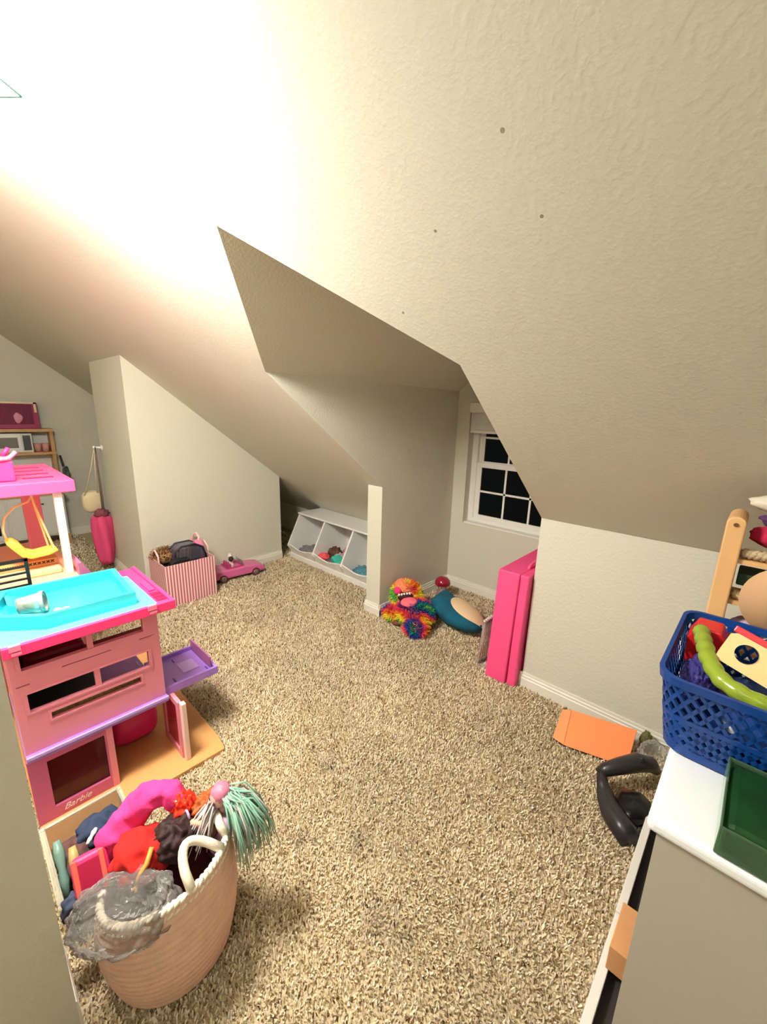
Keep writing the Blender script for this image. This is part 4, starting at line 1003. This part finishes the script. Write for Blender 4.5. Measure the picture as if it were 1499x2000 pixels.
B(hso).add(hb_([(-.085, -.021, .036), (.10, -.021, .036), (.10, .021, .036), (-.085, .021, .036), (-.085, -.021, .050), (.10, -.021, .050), (.10, .021, .050), (-.085, .021, .050)]),
           [(3,2,1,0),(4,5,6,7),(0,1,5,4),(1,2,6,5),(2,3,7,6),(3,0,4,7)]).build('red_roof', M('red_paint', (222, 48, 58), .3), hs, bevel=.002)

# green tub
gt = thing('green_tub', 'clear storage tub with green contents on the cabinet corner', 'tub', (.20, .89, CZ)); gto = gt.location
B(gto).tray([(.056, .797), (.345, .797), (.345, 1.0), (.056, 1.0)], .004, CZ+.001, .838, CZ+.006).build('tub_body', clear_mat('clear_tub', (120, 160, 120), .08, .25), gt, bevel=.004)
B(gto).box(.063, .338, .806, .993, CZ+.008, .837).build('green_contents', M('deep_green', (14, 58, 20), .45, var=.5, vs=14), gt, bevel=.012)

# wooden rack behind the basket
rk = thing('wooden_rack', 'light wooden rack with round-topped upright behind the blue basket', 'rack', (.15, 1.45, CZ)); rko = rk.location
wd = M('beech_wood', (226, 178, 122), .5, var=.12, vs=6)
def upright(x0, x1):
    pts = []; n = 10; cx = (x0+x1)/2; r = (x1-x0)/2
    pts = [(x0, CZ+.001), (x1, CZ+.001), (x1, 1.232)] + [(cx + r*math.cos(a), 1.232 + r*.85*math.sin(a)) for a in np.linspace(.2, math.pi-.2, n)] + [(x0, 1.232)]
    return B(rko).prism(pts, 'y', 1.44, 1.59)
upright(-.046, -.004).build('upright_board', wd, rk, bevel=.004)
upright(.33, .372).build('upright_board', wd, rk, bevel=.004)
B(rko).cyl((-.025, 1.4395, 1.228), (-.025, 1.437, 1.228), .0055, n=14).build('screw', M('brass_dark', (150, 112, 66), .35, .8), rk)
for z in (.86, 1.0, 1.12): B(rko).box(-.004, .33, 1.452, 1.58, z, z+.012).build('rack_shelf', wd, rk)
# rope skeins and fabrics on the rack
def rope(name, label, pts, r, mat, tw=14):
    P0 = [Vector(p) for p in pts]; b = B(P0[0]); N_ = 60
    for s in range(3):
        out = []
        for i in range(N_+1):
            t = i/N_*(len(P0)-1); k = min(int(t), len(P0)-2); p = P0[k].lerp(P0[k+1], t-k); a = i/N_*tw*2*math.pi + s*2*math.pi/3
            out.append(p + Vector((0, math.cos(a), math.sin(a)))*r*.55)
        b.tube(out, r*.6, 6)
    return b.build(name, mat, smooth=True, label=label, cat='rope')
cream = M('cream_yarn', (226, 204, 156), .85)
rope('rope_skein', 'thick cream twisted rope on the middle rack shelf', [(.004, 1.47, 1.025), (.10, 1.468, 1.03), (.32, 1.47, 1.027)], .013, cream)
rope('cotton_rope', 'grey beige twisted rope on the upper rack shelf', [(.004, 1.47, 1.147), (.12, 1.468, 1.15), (.32, 1.47, 1.148)], .014, M('beige_yarn', (188, 168, 136), .85))
B((.1, 1.5, 1.05)).box(.002, .30, 1.47, 1.57, 1.054, 1.088).build('green_book', M('dark_green_cloth', (40, 70, 48), .7), bevel=.004, label='dark green box between the two ropes on the rack', cat='box')
lump('magenta_cloth', 'folded magenta cloth on the top of the rack', 'cloth', (.09, 1.515, 1.195), (.085, .05, .034), M('magenta_cloth', (186, 24, 70), .9), .12, 3, 95)
lump('purple_cloth', 'dark purple cloth stacked above the magenta cloth', 'cloth', (.13, 1.525, 1.240), (.11, .05, .028), M('violet_cloth', (84, 46, 96), .9), .12, 3, 96)
lump('white_paper_bag', 'crumpled whitish bag on the very top of the rack', 'bag', (.11, 1.52, 1.285), (.12, .06, .03), M('off_white_bag', (216, 206, 188), .7), .12, 3, 97)
lump('lilac_cloth', 'pale lilac cloth low on the rack behind the basket', 'cloth', (.05, 1.50, .925), (.045, .04, .03), M('lilac_cloth', (196, 170, 196), .9), .12, 3, 98)
B((.12, 1.425, 1.05)).lathe([(0, 0), (.085, 0), (.10, .012), (.10, .016), (0, .016)], (0, 0, 0), 40, lambda p, a: Vector((.115, 1.432, 1.045)) + Matrix.Rotation(math.pi/2, 3, 'X') @ p).build('tan_disc', M('tan_card', (196, 156, 116), .7), smooth=True, label='large round tan board leaning before the rack', cat='board')

# ------------------------------------------------------------------ play kitchen at the far end wall
kit = thing('play_kitchen', 'white and wood play kitchen against the far end wall', 'play kitchen', (-5.58, .30, 0)); ko = kit.location
kw = M('kitchen_white', (214, 214, 210), .4); kwood = M('birch', (196, 152, 104), .5, var=.12, vs=6)
kx0, kx1, ky0, ky1 = -5.77, -5.42, -.15, .84
B(ko).box(kx0, kx1-.012, ky0+.02, ky1-.02, .12, .56).build('cabinet_body', kw, kit)
B(ko).box(kx0, kx1+.006, ky0, ky1, .56, .59).build('counter', kwood, kit, bevel=.004)
for y in (ky0+.01, ky1-.045):
    for x in (kx0+.01, kx1-.045): B(ko).box(x, x+.035, y, y+.035, .002, .12).build('leg', kwood, kit)
for y0, y1 in ((ky0+.04, .34), (.36, ky1-.04)):
    d = B(ko).box(kx1-.012, kx1+.003, y0, y1, .14, .53).build('door', kw, kit, bevel=.003)
    B(ko).box(kx1+.003, kx1+.018, (y0+y1)/2-.06, (y0+y1)/2+.06, .47, .483).build('handle', M('kitchen_dark', (60, 58, 58), .4), d)
    if y0 < .2: B(ko).box(kx1+.002, kx1+.005, y0+.06, y1-.06, .20, .42).build('oven_window', M('oven_black', (28, 24, 26), .2), d)
B(ko).box(kx0, kx0+.16, ky0, ky0+.03, .59, 1.22).build('post', kwood, kit); B(ko).box(kx0, kx0+.16, ky1-.03, ky1, .59, 1.22).build('post', kwood, kit)
B(ko).box(kx0, kx0+.20, ky0, ky1, 1.205, 1.235).build('top_shelf', kwood, kit); B(ko).box(kx0, kx0+.20, ky0, ky1, .97, .995).build('middle_shelf', kwood, kit)
B(ko).box(kx0, kx0+.012, ky0+.03, ky1-.03, .60, 1.21).build('back_board', kw, kit)
B(ko).tube([(kx0+.16, .40, .59), (kx0+.16, .40, .72), (kx0+.18, .40, .755), (kx0+.22, .40, .755), (kx0+.235, .40, .72)], .012, 8).build('tap', M('chrome'), kit, smooth=True)
mw = thing('toy_microwave', 'white toy microwave on the play kitchen shelf', 'microwave', (-5.66, .42, .995)); mwo = mw.location
B(mwo).box(-5.756, -5.59, .18, .66, .996, 1.19).build('microwave_body', kw, mw, bevel=.005)
B(mwo).plate('x', (.19, .57), (1.01, 1.18), (-5.59, -5.578), [(.225, .545, 1.045, 1.15)]).build('microwave_door', M('kitchen_bright', (232, 232, 228), .35), mw)
B(mwo).box(-5.588, -5.584, .225, .545, 1.045, 1.15).build('microwave_window', M('window_grey', (118, 116, 112), .2), mw)
B(mwo).box(-5.59, -5.581, .585, .645, 1.02, 1.17).build('control_panel', M('panel_dark', (70, 68, 66), .4), mw)
for i, y in enumerate((.70, .765)):
    B((-5.64, y, .995)).lathe([(0, .0), (.026, 0), (.034, .085), (.031, .085), (.024, .006), (0, .006)], (-5.64, y, .996), 18).build('toy_cup', M('blush_cup', (206, 150, 138), .4), smooth=True, label=('blush toy cup next to the toy microwave', 'blush toy cup at the shelf end by the post')[i], cat='cup')
pc = thing('pink_doll_box', 'magenta doll box with clear front on top of the play kitchen', 'box', (-5.66, .40, 1.235)); pco = pc.location
B(pco).box(-5.75, -5.60, .05, .745, 1.236, 1.50).build('box_body', M('box_magenta', (150, 36, 84), .4), pc, bevel=.004)
B(pco).box(-5.60, -5.594, .07, .70, 1.28, 1.48).build('clear_front', clear_mat('pink_film', (190, 90, 130), .05, .3), pc)
B(pco).box(-5.602, -5.592, .05, .735, 1.485, 1.502).box(-5.602, -5.592, .715, .735, 1.40, 1.50).build('silver_edge', M('silver_edge', (216, 196, 176), .15, .9), pc)
for i in range(3): B(pco).ell((-5.595, .18+i*.2, 1.345), (.006, .035, .05), 12, 8, .3, 3, i).build('printed_figure', M('box_print', (206, 130, 158), .4), pc, smooth=True)
fan = thing('toy_pan', 'dark green toy frying pan hanging at the kitchen side', 'pan', (-5.44, .89, .70)); fno = fan.location
B(fno).lathe([(0, 0), (.085, 0), (.105, .035), (.100, .035), (.082, .006), (0, .006)], (0, 0, 0), 28, lambda p, a: Vector((-5.46, .858, .745)) + Matrix.Rotation(-math.pi/2, 3, 'X') @ p).build('pan_bowl', M('pan_green', (56, 70, 62), .4), fan, smooth=True)
B(fno).tube([(-5.46, .860, .845), (-5.46, .852, .93), (-5.46, .846, .965)], .011, 8).build('pan_handle', M('pan_dark', (50, 50, 48), .5), fan)

# bags hanging on a wall hook
hk = thing('wall_hook', 'white peg hook on the closet front wall', 'hook', (-4.28, .965, 1.13))
B().cyl((0, .003, 0), (0, -.055, .004), .009, .008, 10).ell((0, -.057, .006), (.013, .010, .013), 12, 8).cyl((0, .003, 0), (0, -.006, 0), .022, n=16).build('peg', M('white_plastic'), hk, smooth=True)
hbag = thing('crochet_bag', 'cream woven shoulder bag hanging by cords on the wall hook', 'bag', (-4.33, .915, .60)); hbo = hbag.location
B(hbo).ell((-4.40, .865, .640), (.055, .080, .100), 24, 16, .06, 3, 4, sq=.7).build('bag_body', M('cream_crochet', (216, 200, 164), .95, bump=.8, bs=120), hbag, smooth=True)
for dx in (-.045, .03): B(hbo).tube([(-4.28, .912, 1.142), (-4.325, .892+dx*.4, .95), (-4.37, .865+dx*1.3, .70)], .005, 6).build('bag_cord', M('cream_cord', (206, 190, 160), .9), hbag, smooth=True)
pbag = thing('drawstring_bag', 'pink cloth drawstring bag with dark cords hanging beside the crochet bag', 'bag', (-4.27, .918, .2)); pbo = pbag.location
B(pbo).lathe([(.0, .07), (.045, .072), (.058, .12), (.066, .20), (.074, .30), (.078, .42), (.070, .50), (.050, .54), (0, .55)], (0, 0, 0), 24, lambda p, a: Vector((-4.285, .890, 0)) + Vector((p.x*(1+.16*math.sin(4*a+p.z*5)), p.y*1.0*(1+.16*math.sin(4*a+p.z*5)), p.z))).build('bag_body', M('pink_cape', (212, 70, 118), .85), pbag, smooth=True)
for dx in (-.018, .0, .022, .035): B(pbo).tube([(-4.27+dx*.2, .913, 1.140), (-4.27+dx*.8, .912, .85), (-4.285+dx*1.4, .912, .54)], .0045, 6).build('dark_cord', M('dark_cord', (112, 96, 84), .9), pbag, smooth=True)
B(pbo).ell((-4.275, .895, .545), (.055, .060, .045), 18, 10, .35, 4, 8).build('gathered_neck', M('dark_rose', (120, 60, 72), .9), pbag, smooth=True)
B(pbo).box(-4.335, -4.235, .90, .93, .052, .066).build('hem_bar', M('dark_hem', (74, 44, 40), .7), pbag)
